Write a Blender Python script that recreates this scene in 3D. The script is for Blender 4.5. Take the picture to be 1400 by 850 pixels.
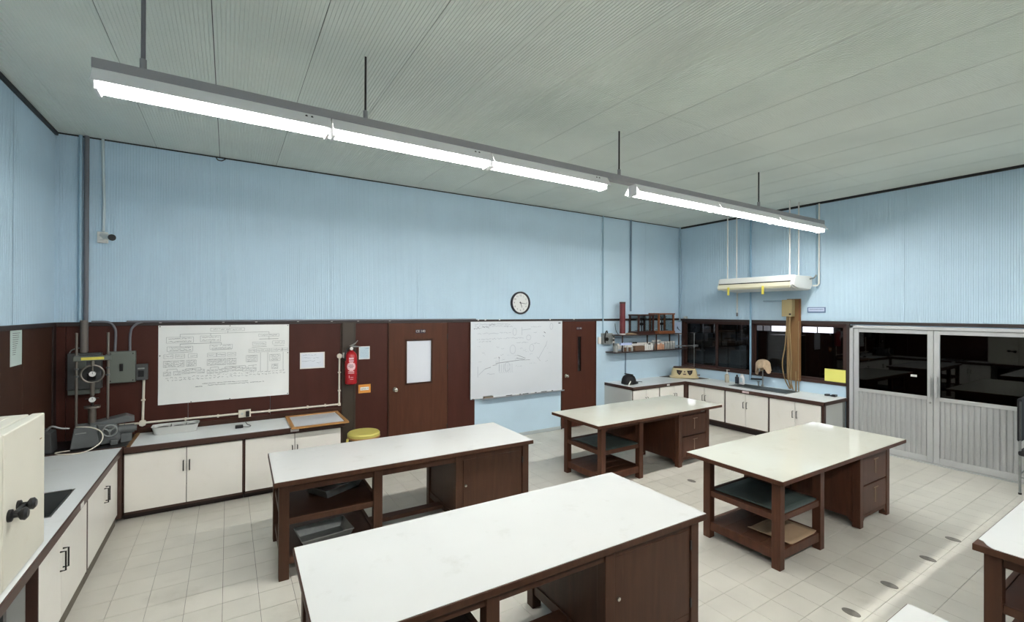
import bpy, math, random
from mathutils import Matrix, Vector
random.seed(7)
R = math.radians
scene = bpy.context.scene
C = scene.collection
for o_ in list(bpy.data.objects):
    bpy.data.objects.remove(o_)

# ------------------------------------------------------------------ camera
FPX = 622.9
CAMH = 2.14
cam_d = bpy.data.cameras.new('camera')
cam_d.sensor_width = 36.0
cam_d.lens = FPX / 1400 * 36.0
cam_d.clip_start = 0.02
cam = bpy.data.objects.new('camera', cam_d)
C.objects.link(cam)
CM = ((0.848827, -0.004008, -0.528656), (-0.528659, 0.000213, -0.848834), (0.003515, 0.999992, -0.001938))
cam.matrix_world = Matrix(((*CM[0], 0), (*CM[1], 0), (*CM[2], CAMH), (0, 0, 0, 1)))
scene.camera = cam

# ------------------------------------------------------------------ world, exposure
w = bpy.data.worlds.new('world')
scene.world = w
w.use_nodes = True
w.node_tree.nodes['Background'].inputs[0].default_value = (0.5, 0.6, 0.7, 1)
w.node_tree.nodes['Background'].inputs[1].default_value = 0.05
TUBE_POWER = 30.0
vs = scene.view_settings
vs.view_transform = 'Standard'
vs.look = 'None'
vs.exposure = 1.42
vs.gamma = 1.0
vs.use_curve_mapping = False

# ------------------------------------------------------------------ room numbers (metres)
XL, XR, YB, YF, ZC, ZT = -1.56, 8.497, 6.607, -4.05, 4.013, 2.005

def s2l(c):
    return tuple(((v / 255) / 12.92 if v / 255 <= 0.04045 else (((v / 255) + 0.055) / 1.055) ** 2.4) for v in c)

# ------------------------------------------------------------------ materials
MATS = {}
def mat(name, rgb, rough=0.5, metal=0.0, var=0.0, vscale=8.0, stretch=(1, 1, 1), bump=0.0, bscale=60.0,
        spec=0.5, rand=0.0, coat=0.0, stain=None, stain_scale=3.0, stain_amt=0.0, gen=False):
    if name in MATS:
        return MATS[name]
    m = bpy.data.materials.new(name)
    m.use_nodes = True
    nt = m.node_tree
    b = nt.nodes['Principled BSDF']
    col = s2l(rgb)
    b.inputs['Base Color'].default_value = (*col, 1)
    b.inputs['Roughness'].default_value = rough
    b.inputs['Metallic'].default_value = metal
    b.inputs['Specular IOR Level'].default_value = spec
    b.inputs['Coat Weight'].default_value = coat
    b.inputs['Coat Roughness'].default_value = 0.15
    need = var > 0 or bump > 0 or rand > 0 or stain
    if need:
        geo = nt.nodes.new('ShaderNodeTexCoord')
        mp = nt.nodes.new('ShaderNodeMapping')
        mp.inputs['Scale'].default_value = stretch
        if gen:
            g = nt.nodes.new('ShaderNodeNewGeometry')
            nt.links.new(g.outputs['Position'], mp.inputs['Vector'])
        else:
            nt.links.new(geo.outputs['Object'], mp.inputs['Vector'])
    src = None
    if var > 0:
        n = nt.nodes.new('ShaderNodeTexNoise')
        n.inputs['Scale'].default_value = vscale
        n.inputs['Detail'].default_value = 5
        nt.links.new(mp.outputs[0], n.inputs['Vector'])
        r = nt.nodes.new('ShaderNodeMapRange')
        r.inputs[1].default_value = 0.3
        r.inputs[2].default_value = 0.7
        r.inputs[3].default_value = 1 - var
        r.inputs[4].default_value = 1 + var
        nt.links.new(n.outputs[0], r.inputs[0])
        mx = nt.nodes.new('ShaderNodeMix')
        mx.data_type = 'RGBA'
        mx.blend_type = 'MULTIPLY'
        mx.inputs[0].default_value = 1
        mx.inputs[6].default_value = (*col, 1)
        nt.links.new(r.outputs[0], mx.inputs[7])
        src = mx.outputs[2]
    if rand > 0:
        oi = nt.nodes.new('ShaderNodeObjectInfo')
        r = nt.nodes.new('ShaderNodeMapRange')
        r.inputs[3].default_value = 1 - rand
        r.inputs[4].default_value = 1 + rand
        nt.links.new(oi.outputs['Random'], r.inputs[0])
        mx = nt.nodes.new('ShaderNodeMix')
        mx.data_type = 'RGBA'
        mx.blend_type = 'MULTIPLY'
        mx.inputs[0].default_value = 1
        if src:
            nt.links.new(src, mx.inputs[6])
        else:
            mx.inputs[6].default_value = (*col, 1)
        nt.links.new(r.outputs[0], mx.inputs[7])
        src = mx.outputs[2]
    if stain:
        n = nt.nodes.new('ShaderNodeTexNoise')
        n.inputs['Scale'].default_value = stain_scale
        n.inputs['Detail'].default_value = 8
        n.inputs['Roughness'].default_value = 0.65
        nt.links.new(mp.outputs[0], n.inputs['Vector'])
        r = nt.nodes.new('ShaderNodeMapRange')
        r.inputs[1].default_value = 0.58
        r.inputs[2].default_value = 0.74
        r.inputs[3].default_value = 0
        r.inputs[4].default_value = stain_amt
        nt.links.new(n.outputs[0], r.inputs[0])
        mx = nt.nodes.new('ShaderNodeMix')
        mx.data_type = 'RGBA'
        nt.links.new(r.outputs[0], mx.inputs[0])
        if src:
            nt.links.new(src, mx.inputs[6])
        else:
            mx.inputs[6].default_value = (*col, 1)
        mx.inputs[7].default_value = (*s2l(stain), 1)
        src = mx.outputs[2]
    if src:
        nt.links.new(src, b.inputs['Base Color'])
    if bump > 0:
        n = nt.nodes.new('ShaderNodeTexNoise')
        n.inputs['Scale'].default_value = bscale
        n.inputs['Detail'].default_value = 3
        nt.links.new(mp.outputs[0], n.inputs['Vector'])
        bm = nt.nodes.new('ShaderNodeBump')
        bm.inputs['Strength'].default_value = bump
        bm.inputs['Distance'].default_value = 0.01
        nt.links.new(n.outputs[0], bm.inputs['Height'])
        nt.links.new(bm.outputs[0], b.inputs['Normal'])
    MATS[name] = m
    return m

def emit(name, rgb, strength):
    m = bpy.data.materials.new(name)
    m.use_nodes = True
    nt = m.node_tree
    nt.nodes.remove(nt.nodes['Principled BSDF'])
    e = nt.nodes.new('ShaderNodeEmission')
    e.inputs[0].default_value = (*s2l(rgb), 1)
    e.inputs[1].default_value = strength
    nt.links.new(e.outputs[0], nt.nodes['Material Output'].inputs[0])
    return m

def glass(name, tint, rough=0.02, ior=1.5):
    m = bpy.data.materials.new(name)
    m.use_nodes = True
    nt = m.node_tree
    nt.nodes.remove(nt.nodes['Principled BSDF'])
    lw_ = nt.nodes.new('ShaderNodeLayerWeight')
    lw_.inputs[0].default_value = 0.5
    pw = nt.nodes.new('ShaderNodeMath'); pw.operation = 'POWER'; pw.inputs[1].default_value = 5.0
    nt.links.new(lw_.outputs['Facing'], pw.inputs[0])
    f0 = ((ior - 1) / (ior + 1)) ** 2
    f = nt.nodes.new('ShaderNodeMath'); f.operation = 'MULTIPLY_ADD'; f.inputs[1].default_value = 1 - f0; f.inputs[2].default_value = f0
    nt.links.new(pw.outputs[0], f.inputs[0])
    t = nt.nodes.new('ShaderNodeBsdfTransparent')
    t.inputs[0].default_value = (*tint, 1)
    g = nt.nodes.new('ShaderNodeBsdfGlossy')
    g.inputs['Roughness'].default_value = rough
    x = nt.nodes.new('ShaderNodeMixShader')
    nt.links.new(f.outputs[0], x.inputs[0])
    nt.links.new(t.outputs[0], x.inputs[1])
    nt.links.new(g.outputs[0], x.inputs[2])
    nt.links.new(x.outputs[0], nt.nodes['Material Output'].inputs[0])
    return m

WOOD = (6, 6, 0.6)
M = dict(
    blue=mat('blue_paint', (195, 220, 236), 0.6, var=0.03, vscale=2.5, bump=0.05, gen=True),
    blue_pipe=mat('blue_pipe_paint', (160, 190, 208), 0.5),
    dark_pipe=mat('grey_pipe_paint', (112, 112, 118), 0.5),
    navy_pipe=mat('dark_blue_pipe_paint', (118, 142, 162), 0.5),
    ceil=mat('ceiling_paint', (222, 229, 222), 0.75, var=0.05, vscale=1.2, rand=0.02, gen=True),
    ceil_back=mat('ceiling_void', (90, 94, 92), 0.9),
    black_trim=mat('black_trim', (32, 30, 32), 0.5),
    tile=mat('floor_tile', (203, 200, 189), 0.32, var=0.06, vscale=3.0, rand=0.03, bump=0.03, bscale=25,
             stain=(150, 146, 130), stain_scale=1.6, stain_amt=0.35, gen=True),
    grout=mat('floor_screed', (98, 95, 86), 0.8),
    panel=mat('brown_wall_panel', (70, 36, 28), 0.5, spec=0.25, var=0.1, vscale=3, stretch=(3, 3, 0.5), gen=True),
    panel_dark=mat('dark_brown_panel', (62, 38, 27), 0.5, spec=0.25, var=0.12, vscale=3, stretch=(3, 3, 0.5), gen=True),
    door=mat('door_veneer', (82, 48, 33), 0.5, spec=0.25, var=0.12, vscale=6, stretch=(4, 4, 0.4), gen=True),
    door_red=mat('red_brown_door', (74, 38, 26), 0.5, spec=0.25, var=0.08, vscale=6, stretch=(4, 4, 0.4), gen=True),
    pillar=mat('grey_brown_paint', (62, 52, 42), 0.45, var=0.06, vscale=4),
    trim=mat('dark_trim', (52, 42, 40), 0.45, var=0.08, vscale=5, gen=True),
    wood=mat('table_wood', (72, 46, 32), 0.5, var=0.16, vscale=4, stretch=WOOD, spec=0.28, bump=0.04, bscale=40,
             stain=(98, 68, 52), stain_scale=9, stain_amt=0.3),
    wood_red=mat('table_wood_worn', (80, 48, 33), 0.46, var=0.18, vscale=4, stretch=WOOD, spec=0.28, bump=0.04, bscale=40,
                 stain=(112, 80, 62), stain_scale=11, stain_amt=0.35),
    edge=mat('brown_edging', (70, 46, 38), 0.4, var=0.1, vscale=6, stretch=(1, 1, 4)),
    toe=mat('dark_plinth', (36, 18, 15), 0.5, var=0.1, vscale=5),
    top=mat('white_laminate', (210, 211, 208), 0.25, var=0.02, vscale=2, stain=(184, 183, 176), stain_scale=5,
            stain_amt=0.4),
    top_cream=mat('cream_laminate', (213, 214, 202), 0.07, bump=0.02, bscale=9, var=0.025, vscale=2, stain=(196, 192, 176), stain_scale=4,
                  stain_amt=0.35),
    ctop=mat('counter_laminate', (238, 242, 241), 0.38, var=0.03, vscale=2, stain=(215, 216, 210), stain_scale=4,
             stain_amt=0.35),
    cab=mat('cabinet_door_white', (243, 240, 232), 0.3, var=0.02, vscale=2, stain=(225, 218, 204), stain_scale=7,
            stain_amt=0.25),
    cab_in=mat('cabinet_side', (200, 203, 200), 0.45, var=0.03, vscale=2),
    dark_metal=mat('dark_metal', (58, 56, 54), 0.35, metal=0.7),
    black=mat('black_plastic', (22, 22, 24), 0.4),
    black_soft=mat('black_fabric', (24, 24, 27), 0.8, bump=0.1),
    steel=mat('brushed_steel', (170, 172, 170), 0.3, metal=0.9, var=0.08, vscale=12),
    steel_dull=mat('galvanised_steel', (150, 154, 152), 0.45, metal=0.6, var=0.15, vscale=15),
    sink=mat('sink_steel', (92, 97, 97), 0.35, metal=0.6, var=0.1, vscale=8),
    alu=mat('aluminium', (200, 202, 202), 0.4, metal=0.35, var=0.03, vscale=5),
    alu_rib=mat('aluminium_panel', (184, 186, 186), 0.45, metal=0.3, var=0.04, vscale=5),
    fixture=mat('fixture_grey', (150, 150, 152), 0.5),
    fixture_white=mat('fixture_white', (235, 236, 236), 0.4),
    white=mat('white_plastic', (232, 230, 224), 0.4),
    conduit=mat('cream_conduit', (228, 222, 206), 0.45),
    paper=mat('white_paper', (242, 244, 241), 0.7, var=0.03, vscale=3, stain=(222, 218, 200), stain_scale=2,
              stain_amt=0.4),
    paper_white=mat('sheet_paper', (225, 230, 238), 0.6),
    paper_blue=mat('pale_blue_paper', (190, 214, 224), 0.6),
    paper_green=mat('pale_green_paper', (198, 214, 208), 0.65),
    paper_yellow=mat('yellow_paper', (232, 228, 120), 0.6),
    ink=mat('print_ink', (120, 124, 126), 0.7),
    ink_dark=mat('dark_ink', (62, 64, 70), 0.7),
    marker=mat('marker_ink', (166, 173, 184), 0.6),
    marker_dark=mat('dark_marker_ink', (122, 126, 138), 0.6),
    wb=mat('whiteboard_enamel', (222, 227, 232), 0.18, var=0.02, vscale=2),
    orange=mat('orange_card', (226, 152, 66), 0.55),
    red=mat('extinguisher_red', (176, 24, 34), 0.3, coat=0.3),
    brass=mat('chrome_knob', (200, 196, 184), 0.25, metal=0.8),
    yellow=mat('yellow_vinyl', (206, 196, 106), 0.5, var=0.06, vscale=6),
    grey_box=mat('grey_enamel', (96, 102, 96), 0.45, var=0.04, vscale=5),
    grey_box_dark=mat('dark_grey_enamel', (72, 74, 74), 0.5, var=0.05, vscale=5),
    machine=mat('machine_grey', (98, 102, 102), 0.42, var=0.07, vscale=8, bump=0.04),
    machine_rod=mat('machine_rod', (128, 122, 114), 0.35, metal=0.6),
    oak=mat('pale_oak', (176, 128, 74), 0.5, var=0.12, vscale=6, stretch=(2, 2, 2)),
    tan=mat('tan_board', (130, 98, 60), 0.55, var=0.1, vscale=6, stretch=(5, 5, 0.6)),
    beige=mat('beige_box', (178, 162, 120), 0.5),
    cable=mat('beige_cable', (146, 122, 84), 0.5),
    case_dark=mat('dark_case_wood', (62, 36, 30), 0.4, var=0.1, vscale=6),
    case_light=mat('red_case_wood', (128, 78, 48), 0.4, var=0.12, vscale=6, stretch=(4, 4, 1)),
    maroon=mat('maroon_tube', (104, 34, 40), 0.4),
    oven=mat('oven_cream', (222, 219, 204), 0.4, var=0.02, vscale=3, stain=(200, 190, 165), stain_scale=10,
             stain_amt=0.2),
    green_mat=mat('green_rubber', (58, 70, 66), 0.6, var=0.15, vscale=5),
    card=mat('cardboard', (158, 134, 106), 0.8, var=0.08, vscale=5),
    centri=mat('centrifuge_cream', (206, 190, 148), 0.4, var=0.04, vscale=5),
    centri_top=mat('centrifuge_lid', (92, 70, 58), 0.4),
    cloth=mat('towel_cloth', (186, 164, 138), 0.9, var=0.12, vscale=20, bump=0.3, bscale=80),
    ac=mat('ac_white', (222, 224, 220), 0.4),
    ac_cream=mat('ac_flap', (226, 222, 196), 0.45),
    ribbon=mat('yellow_ribbon', (222, 210, 90), 0.6),
    sign_blue=mat('sign_blue', (96, 122, 160), 0.5),
    sign_dark=mat('sign_dark', (40, 22, 46), 0.4),
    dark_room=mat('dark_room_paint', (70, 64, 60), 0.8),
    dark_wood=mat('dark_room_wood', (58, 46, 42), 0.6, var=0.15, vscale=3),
    plate=mat('worn_floor_plate', (112, 108, 100), 0.5, var=0.2, vscale=30),
    foil=mat('gauge_face', (228, 228, 226), 0.4),
    jar_glass=mat('jar_glass', (158, 162, 160), 0.15),
    jar_white=mat('jar_white', (222, 222, 218), 0.35),
    jar_brown=mat('jar_brown', (104, 78, 58), 0.3),
    jar_orange=mat('jar_orange', (196, 148, 118), 0.35),
    straw=mat('brown_carton', (112, 88, 70), 0.7),
)
G_WIN = glass('window_glass', (0.42, 0.41, 0.41), ior=1.5)
G_DOOR = glass('door_glass', (0.06, 0.06, 0.06), ior=1.5)
G_CASE = glass('case_glass', (0.86, 0.88, 0.88), ior=1.45)
TUBE = emit('lit_tube', (255, 252, 248), TUBE_POWER)
SKYLIT = emit('daylit_pane', (235, 242, 255), 4.5)
DIMLIT = emit('dim_lit_pane', (190, 196, 205), 0.55)

# ------------------------------------------------------------------ mesh helpers
class MB:
    def __init__(self):
        self.v = []
        self.f = []
    def add(self, vs, fs):
        n = len(self.v)
        self.v += [tuple(p) for p in vs]
        self.f += [tuple(i + n for i in f) for f in fs]
        return self
    def box(self, x0, x1, y0, y1, z0, z1):
        if x0 > x1: x0, x1 = x1, x0
        if y0 > y1: y0, y1 = y1, y0
        if z0 > z1: z0, z1 = z1, z0
        return self.add([(x0, y0, z0), (x1, y0, z0), (x1, y1, z0), (x0, y1, z0), (x0, y0, z1), (x1, y0, z1),
                         (x1, y1, z1), (x0, y1, z1)],
                        [(0, 3, 2, 1), (4, 5, 6, 7), (0, 1, 5, 4), (1, 2, 6, 5), (2, 3, 7, 6), (3, 0, 4, 7)])
    def cyl(self, p0, p1, r0, r1=None, n=16, caps=True):
        r1 = r0 if r1 is None else r1
        p0 = Vector(p0); p1 = Vector(p1)
        d = (p1 - p0).normalized()
        a = d.orthogonal().normalized()
        b = d.cross(a)
        vs = []
        for p, r in ((p0, r0), (p1, r1)):
            for i in range(n):
                t = 2 * math.pi * i / n
                vs.append(p + a * math.cos(t) * r + b * math.sin(t) * r)
        fs = [(i, (i + 1) % n, n + (i + 1) % n, n + i) for i in range(n)]
        if caps:
            fs += [tuple(reversed(range(n))), tuple(range(n, 2 * n))]
        return self.add(vs, fs)
    def tube(self, pts, r, n=8):
        pts = [Vector(p) for p in pts]
        rings = []
        up = None
        for i, p in enumerate(pts):
            d = (pts[min(i + 1, len(pts) - 1)] - pts[max(i - 1, 0)]).normalized()
            if up is None:
                up = d.orthogonal().normalized()
            a = (up - d * up.dot(d))
            a = a.normalized() if a.length > 1e-6 else d.orthogonal().normalized()
            up = a
            b = d.cross(a)
            rings.append([p + a * math.cos(2 * math.pi * k / n) * r + b * math.sin(2 * math.pi * k / n) * r
                          for k in range(n)])
        vs = [q for rg in rings for q in rg]
        fs = []
        for i in range(len(pts) - 1):
            for k in range(n):
                fs.append((i * n + k, i * n + (k + 1) % n, (i + 1) * n + (k + 1) % n, (i + 1) * n + k))
        fs += [tuple(reversed(range(n))), tuple(range((len(pts) - 1) * n, len(pts) * n))]
        return self.add(vs, fs)
    def lathe(self, prof, c=(0, 0, 0), n=24, sx=1, sy=1):
        vs = []
        for r, z in prof:
            for i in range(n):
                t = 2 * math.pi * i / n
                vs.append((c[0] + r * sx * math.cos(t), c[1] + r * sy * math.sin(t), c[2] + z))
        fs = []
        for j in range(len(prof) - 1):
            for i in range(n):
                fs.append((j * n + i, j * n + (i + 1) % n, (j + 1) * n + (i + 1) % n, (j + 1) * n + i))
        fs += [tuple(reversed(range(n))), tuple(range((len(prof) - 1) * n, len(prof) * n))]
        return self.add(vs, fs)
    def prism(self, poly, axis, a0, a1):
        n = len(poly)
        def P(u, v, a):
            return {'x': (a, u, v), 'y': (u, a, v), 'z': (u, v, a)}[axis]
        vs = [P(u, v, a0) for u, v in poly] + [P(u, v, a1) for u, v in poly]
        fs = [(i, (i + 1) % n, n + (i + 1) % n, n + i) for i in range(n)]
        fs += [tuple(reversed(range(n))), tuple(range(n, 2 * n))]
        return self.add(vs, fs)
    def torus(self, c, R_, r, axis='y', n=32, m=10):
        vs = []; fs = []
        for i in range(n):
            t = 2 * math.pi * i / n
            for k in range(m):
                p = 2 * math.pi * k / m
                q = R_ + r * math.cos(p)
                u, v, h = q * math.cos(t), q * math.sin(t), r * math.sin(p)
                vs.append({'y': (c[0] + u, c[1] + h, c[2] + v), 'z': (c[0] + u, c[1] + v, c[2] + h),
                           'x': (c[0] + h, c[1] + u, c[2] + v)}[axis])
                fs.append((i * m + k, ((i + 1) % n) * m + k, ((i + 1) % n) * m + (k + 1) % m, i * m + (k + 1) % m))
        return self.add(vs, fs)
    def xf(self, m4):
        self.v = [tuple(m4 @ Vector(p)) for p in self.v]
        return self
    def build(self, name, m, parent=None, bevel=0.0, smooth=False, world=False):
        me = bpy.data.meshes.new(name)
        if world and parent is not None:
            L = parent.location if parent.parent is None else parent.location + parent.parent.location
            self.v = [(p[0] - L.x, p[1] - L.y, p[2] - L.z) for p in self.v]
        me.from_pydata(self.v, [], self.f)
        me.update()
        import bmesh
        bm = bmesh.new()
        bm.from_mesh(me)
        bmesh.ops.recalc_face_normals(bm, faces=bm.faces)
        bm.to_mesh(me)
        bm.free()
        if smooth:
            me.shade_smooth()
            me.set_sharp_from_angle(angle=R(38))
        me.materials.append(M[m] if isinstance(m, str) else m)
        o = bpy.data.objects.new(name, me)
        C.objects.link(o)
        if parent is not None:
            o.parent = parent
        if bevel > 0:
            b = o.modifiers.new('bevel', 'BEVEL')
            b.width = bevel
            b.segments = 2
            b.limit_method = 'ANGLE'
        return o

def tag(o, label, cat, group=None):
    o['label'] = label
    o['category'] = cat
    if group:
        o['group'] = group
    return o

def thing(name, label, cat, loc=(0, 0, 0), rotz=0.0, group=None):
    o = bpy.data.objects.new(name, None)
    o.empty_display_size = 0.1
    C.objects.link(o)
    o.location = loc
    o.rotation_euler = (0, 0, rotz)
    return tag(o, label, cat, group)

def struct(o):
    o['kind'] = 'structure'
    return o

def box(x0, x1, y0, y1, z0, z1):
    return MB().box(x0, x1, y0, y1, z0, z1)

def dup(root, loc, rotz, label=None):
    r = root.copy()
    C.objects.link(r)
    r.location = loc
    r.rotation_euler = (0, 0, rotz)
    if label:
        r['label'] = label
    for ch in list(root.children):
        c = ch.copy(); C.objects.link(c); c.parent = r
        for g in list(ch.children):
            d = g.copy(); C.objects.link(d); d.parent = c
    return r

def text_mb(s, size, font_extrude=0.0):
    cu = bpy.data.curves.new('t', 'FONT')
    cu.body = s
    cu.size = size
    cu.align_x = 'CENTER'
    cu.align_y = 'CENTER'
    cu.resolution_u = 3
    o = bpy.data.objects.new('t', cu)
    C.objects.link(o)
    dg = bpy.context.evaluated_depsgraph_get()
    me = bpy.data.meshes.new_from_object(o.evaluated_get(dg))
    b = MB().add([tuple(v.co) for v in me.vertices], [tuple(p.vertices) for p in me.polygons])
    bpy.data.objects.remove(o)
    bpy.data.curves.remove(cu)
    bpy.data.meshes.remove(me)
    return b

def text_on_back(s, size, x, y, z):
    # text facing -Y
    return text_mb(s, size).xf(Matrix.Translation((x, y, z)) @ Matrix.Rotation(R(90), 4, 'X'))

def stroke_y(b, x0, z0, x1, z1, y, t):
    """a thin drawn line on a plane facing -Y"""
    d = Vector((x1 - x0, z1 - z0))
    L = d.length
    if L < 1e-6:
        return
    n = Vector((-d.y, d.x)) / L * t / 2
    b.add([(x0 - n.x, y, z0 - n.y), (x1 - n.x, y, z1 - n.y), (x1 + n.x, y, z1 + n.y), (x0 + n.x, y, z0 + n.y)],
          [(0, 1, 2, 3)])

def squiggle(b, x0, x1, z, y, h, t, rnd):
    """a run of illegible handwriting or small print"""
    x = x0
    pz = z
    while x < x1:
        nx = min(x1, x + h * rnd.uniform(0.35, 0.8))
        nz = z + rnd.uniform(-0.5, 0.5) * h
        if rnd.random() < 0.86:
            stroke_y(b, x, pz, nx, nz, y, t)
        x = nx
        pz = nz

def proj(x, y, z):
    d = Vector((x, y, z - CAMH))
    cz = -(CM[0][2] * d.x + CM[1][2] * d.y + CM[2][2] * d.z)
    cx = CM[0][0] * d.x + CM[1][0] * d.y + CM[2][0] * d.z
    cy = CM[0][1] * d.x + CM[1][1] * d.y + CM[2][1] * d.z
    if cz < 0.05:
        return None
    return (700 + FPX * cx / cz, 425 - FPX * cy / cz)

# ================================================================== THE ROOM
# ---- floor: a screed with square tiles
floor = struct(box(XL - 0.1, XR + 0.1, YF - 0.1, YB + 0.1, -0.15, -0.0045).build('floor', 'grout'))
PT = 0.2318
gx0, gy0 = -0.0275, 3.95
g = 0.0014
tile_mb = MB().box(-PT / 2 + g, PT / 2 - g, -PT / 2 + g, PT / 2 - g, -0.006, 0.0)
tiles = []
i0 = math.floor((XL - gx0) / PT); i1 = math.ceil((XR - gx0) / PT)
j0 = math.floor((YF - gy0) / PT); j1 = math.ceil((YB - gy0) / PT)
for i in range(i0, i1):
    for j in range(j0, j1):
        x0 = max(XL, gx0 + i * PT); x1 = min(XR, gx0 + (i + 1) * PT)
        y0 = max(YF, gy0 + j * PT); y1 = min(YB, gy0 + (j + 1) * PT)
        if x1 - x0 < 0.01 or y1 - y0 < 0.01:
            continue
        cx, cy = (x0 + x1) / 2, (y0 + y1) / 2
        full = (x1 - x0 > PT - 1e-4) and (y1 - y0 > PT - 1e-4)
        score = 0
        ps = [proj(a, b_, 0) for a, b_ in ((x0, y0), (x1, y0), (x1, y1), (x0, y1))]
        c_ = proj(cx, cy, 0)
        under = (-1.56 < cx < -0.93) or cy > 6.0 and cx < 1.25 or cx > 7.75 and cy > 3.4 or cy > 5.9 and cx > 6.25
        if all(ps) and c_ and -10 < c_[0] < 1410 and c_[1] < 865 and full and not under:
            a = 0
            for k in range(4):
                p, q = ps[k], ps[(k + 1) % 4]
                a += p[0] * q[1] - q[0] * p[1]
            score = abs(a) / 2
            # mostly hidden under the white table tops
            for tx0, tx1, ty0, ty1 in ((0.3, 2.75, 1.9, 2.85), (0.27, 2.72, -0.1, 0.85), (3.7, 6.15, -0.1, 0.85),
                                       (0.3, 2.75, 3.95, 4.9)):
                # where the sight line crosses the table height
                k = (CAMH - 0.8) / CAMH
                if tx0 < cx * k < tx1 and ty0 < cy * k < ty1:
                    score = 0
        tiles.append((score, full, x0, x1, y0, y1))
tiles.sort(key=lambda t: -t[0])
first_tile = None
rest = MB()
for n_, (score, full, x0, x1, y0, y1) in enumerate(tiles):
    if n_ < 300 and score > 0:
        if first_tile is None:
            first_tile = tile_mb.build('tile', 'tile', floor)
            o = first_tile
        else:
            o = first_tile.copy()
            C.objects.link(o)
        o.location = ((x0 + x1) / 2, (y0 + y1) / 2, 0)
        o.rotation_euler = (random.uniform(-.0012, .0012), random.uniform(-.0012, .0012), random.uniform(-.002, .002))
    else:
        rest.box(x0 + g, x1 - g, y0 + g, y1 - g, -0.006, 0)
rest = rest.build('tile_field', 'tile', floor)
rest['kind'] = 'stuff'

# ---- ribbed sheets: profile in (u, depth) extruded along v
def ribbed(width, length, pitch=0.0245, depth=0.004, thick=0.012, groove=0.0055, ends=0.003):
    """sheet in the x-y plane, ribs along y, face towards -z (z=0 is the proud face)"""
    b = MB()
    n = max(1, int(round(width / pitch)))
    p = width / n
    prof = [(0 + ends, 0.0)]
    for k in range(1, n):
        x = k * p
        prof += [(x - groove / 2 - 0.001, 0.0), (x - groove / 2 + 0.001, depth), (x + groove / 2 - 0.001, depth),
                 (x + groove / 2 + 0.001, 0.0)]
    prof += [(width - ends, 0.0)]
    vs = [(u, ends, z) for u, z in prof] + [(u, length - ends, z) for u, z in prof]
    m_ = len(prof)
    fs = [(i, i + 1, m_ + i + 1, m_ + i) for i in range(m_ - 1)]
    b.add(vs, fs)
    b.box(ends, width - ends, ends, length - ends, depth + 0.001, thick)
    # close the ends
    return b

ceil_o = struct(box(XL - 0.1, XR + 0.1, YF - 0.1, YB + 0.1, ZC + 0.012, ZC + 0.2).build('ceiling', 'ceil_back'))
PX, PY = 0.612, 2.49
panel_cache = {}
xs = [1.13 + PX * k for k in range(-6, 14)]
ys = [2.895 + PY * k for k in range(-4, 3)]
for a in range(len(xs) - 1):
    for c in range(len(ys) - 1):
        x0, x1 = max(XL, xs[a]), min(XR, xs[a + 1])
        y0, y1 = max(YF, ys[c]), min(YB, ys[c + 1])
        if x1 - x0 < 0.03 or y1 - y0 < 0.03:
            continue
        key = (round(x1 - x0, 3), round(y1 - y0, 3))
        if key not in panel_cache:
            o = ribbed(x1 - x0, y1 - y0).build('panel', 'ceil', ceil_o)
            panel_cache[key] = o
        else:
            o = panel_cache[key].copy()
            C.objects.link(o)
        o.location = (x0, y0, ZC + random.uniform(0, 0.0012))

# ---- back wall
def wall_panel(parent, x0, x1, z0, z1, side, ribs=True):
    """blue sheet on a wall; side is b(ack), r(ight), l(eft)"""
    w_, h_ = x1 - x0, z1 - z0
    b = ribbed(w_, h_) if ribs else MB().box(0.002, w_ - 0.002, 0.002, h_ - 0.002, 0, 0.012)
    if side == 'b':     # sheet x->x, y->z, z->y
        m4 = Matrix(((1, 0, 0, x0), (0, 0, 1, YB - 0.012), (0, 1, 0, z0), (0, 0, 0, 1)))
    elif side == 'r':   # along Y
        m4 = Matrix(((0, 0, 1, XR - 0.012), (1, 0, 0, x0), (0, 1, 0, z0), (0, 0, 0, 1)))
    else:
        m4 = Matrix(((0, 0, -1, XL + 0.012), (1, 0, 0, x0), (0, 1, 0, z0), (0, 0, 0, 1)))
    return b.xf(m4).build('panel', 'blue', parent)

wall_b = struct(box(XL - 0.12, XR + 0.12, YB, YB + 0.12, 0, ZC).build('wall_back', 'blue'))
seams = [XL, -1.30, -0.047] + [-0.047 + 1.237 * k for k in range(1, 7)] + [XR]
for k in range(len(seams) - 1):
    x0, x1 = seams[k], seams[k + 1]
    if k == 0:
        wall_panel(wall_b, x0, x1, ZT, 2.56, 'b')
        wall_panel(wall_b, x0, x1, 2.56, ZC, 'b')
    else:
        wall_panel(wall_b, x0, x1, ZT, ZC, 'b', ribs=(x0 < 6.0))
# lower blue stretches (flat)
MB().box(3.40, 5.163, YB - 0.012, YB, 0, ZT).build('panel', 'blue', wall_b)
MB().box(6.012, XR, YB - 0.012, YB, 0, ZT).build('panel', 'blue', wall_b)
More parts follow.
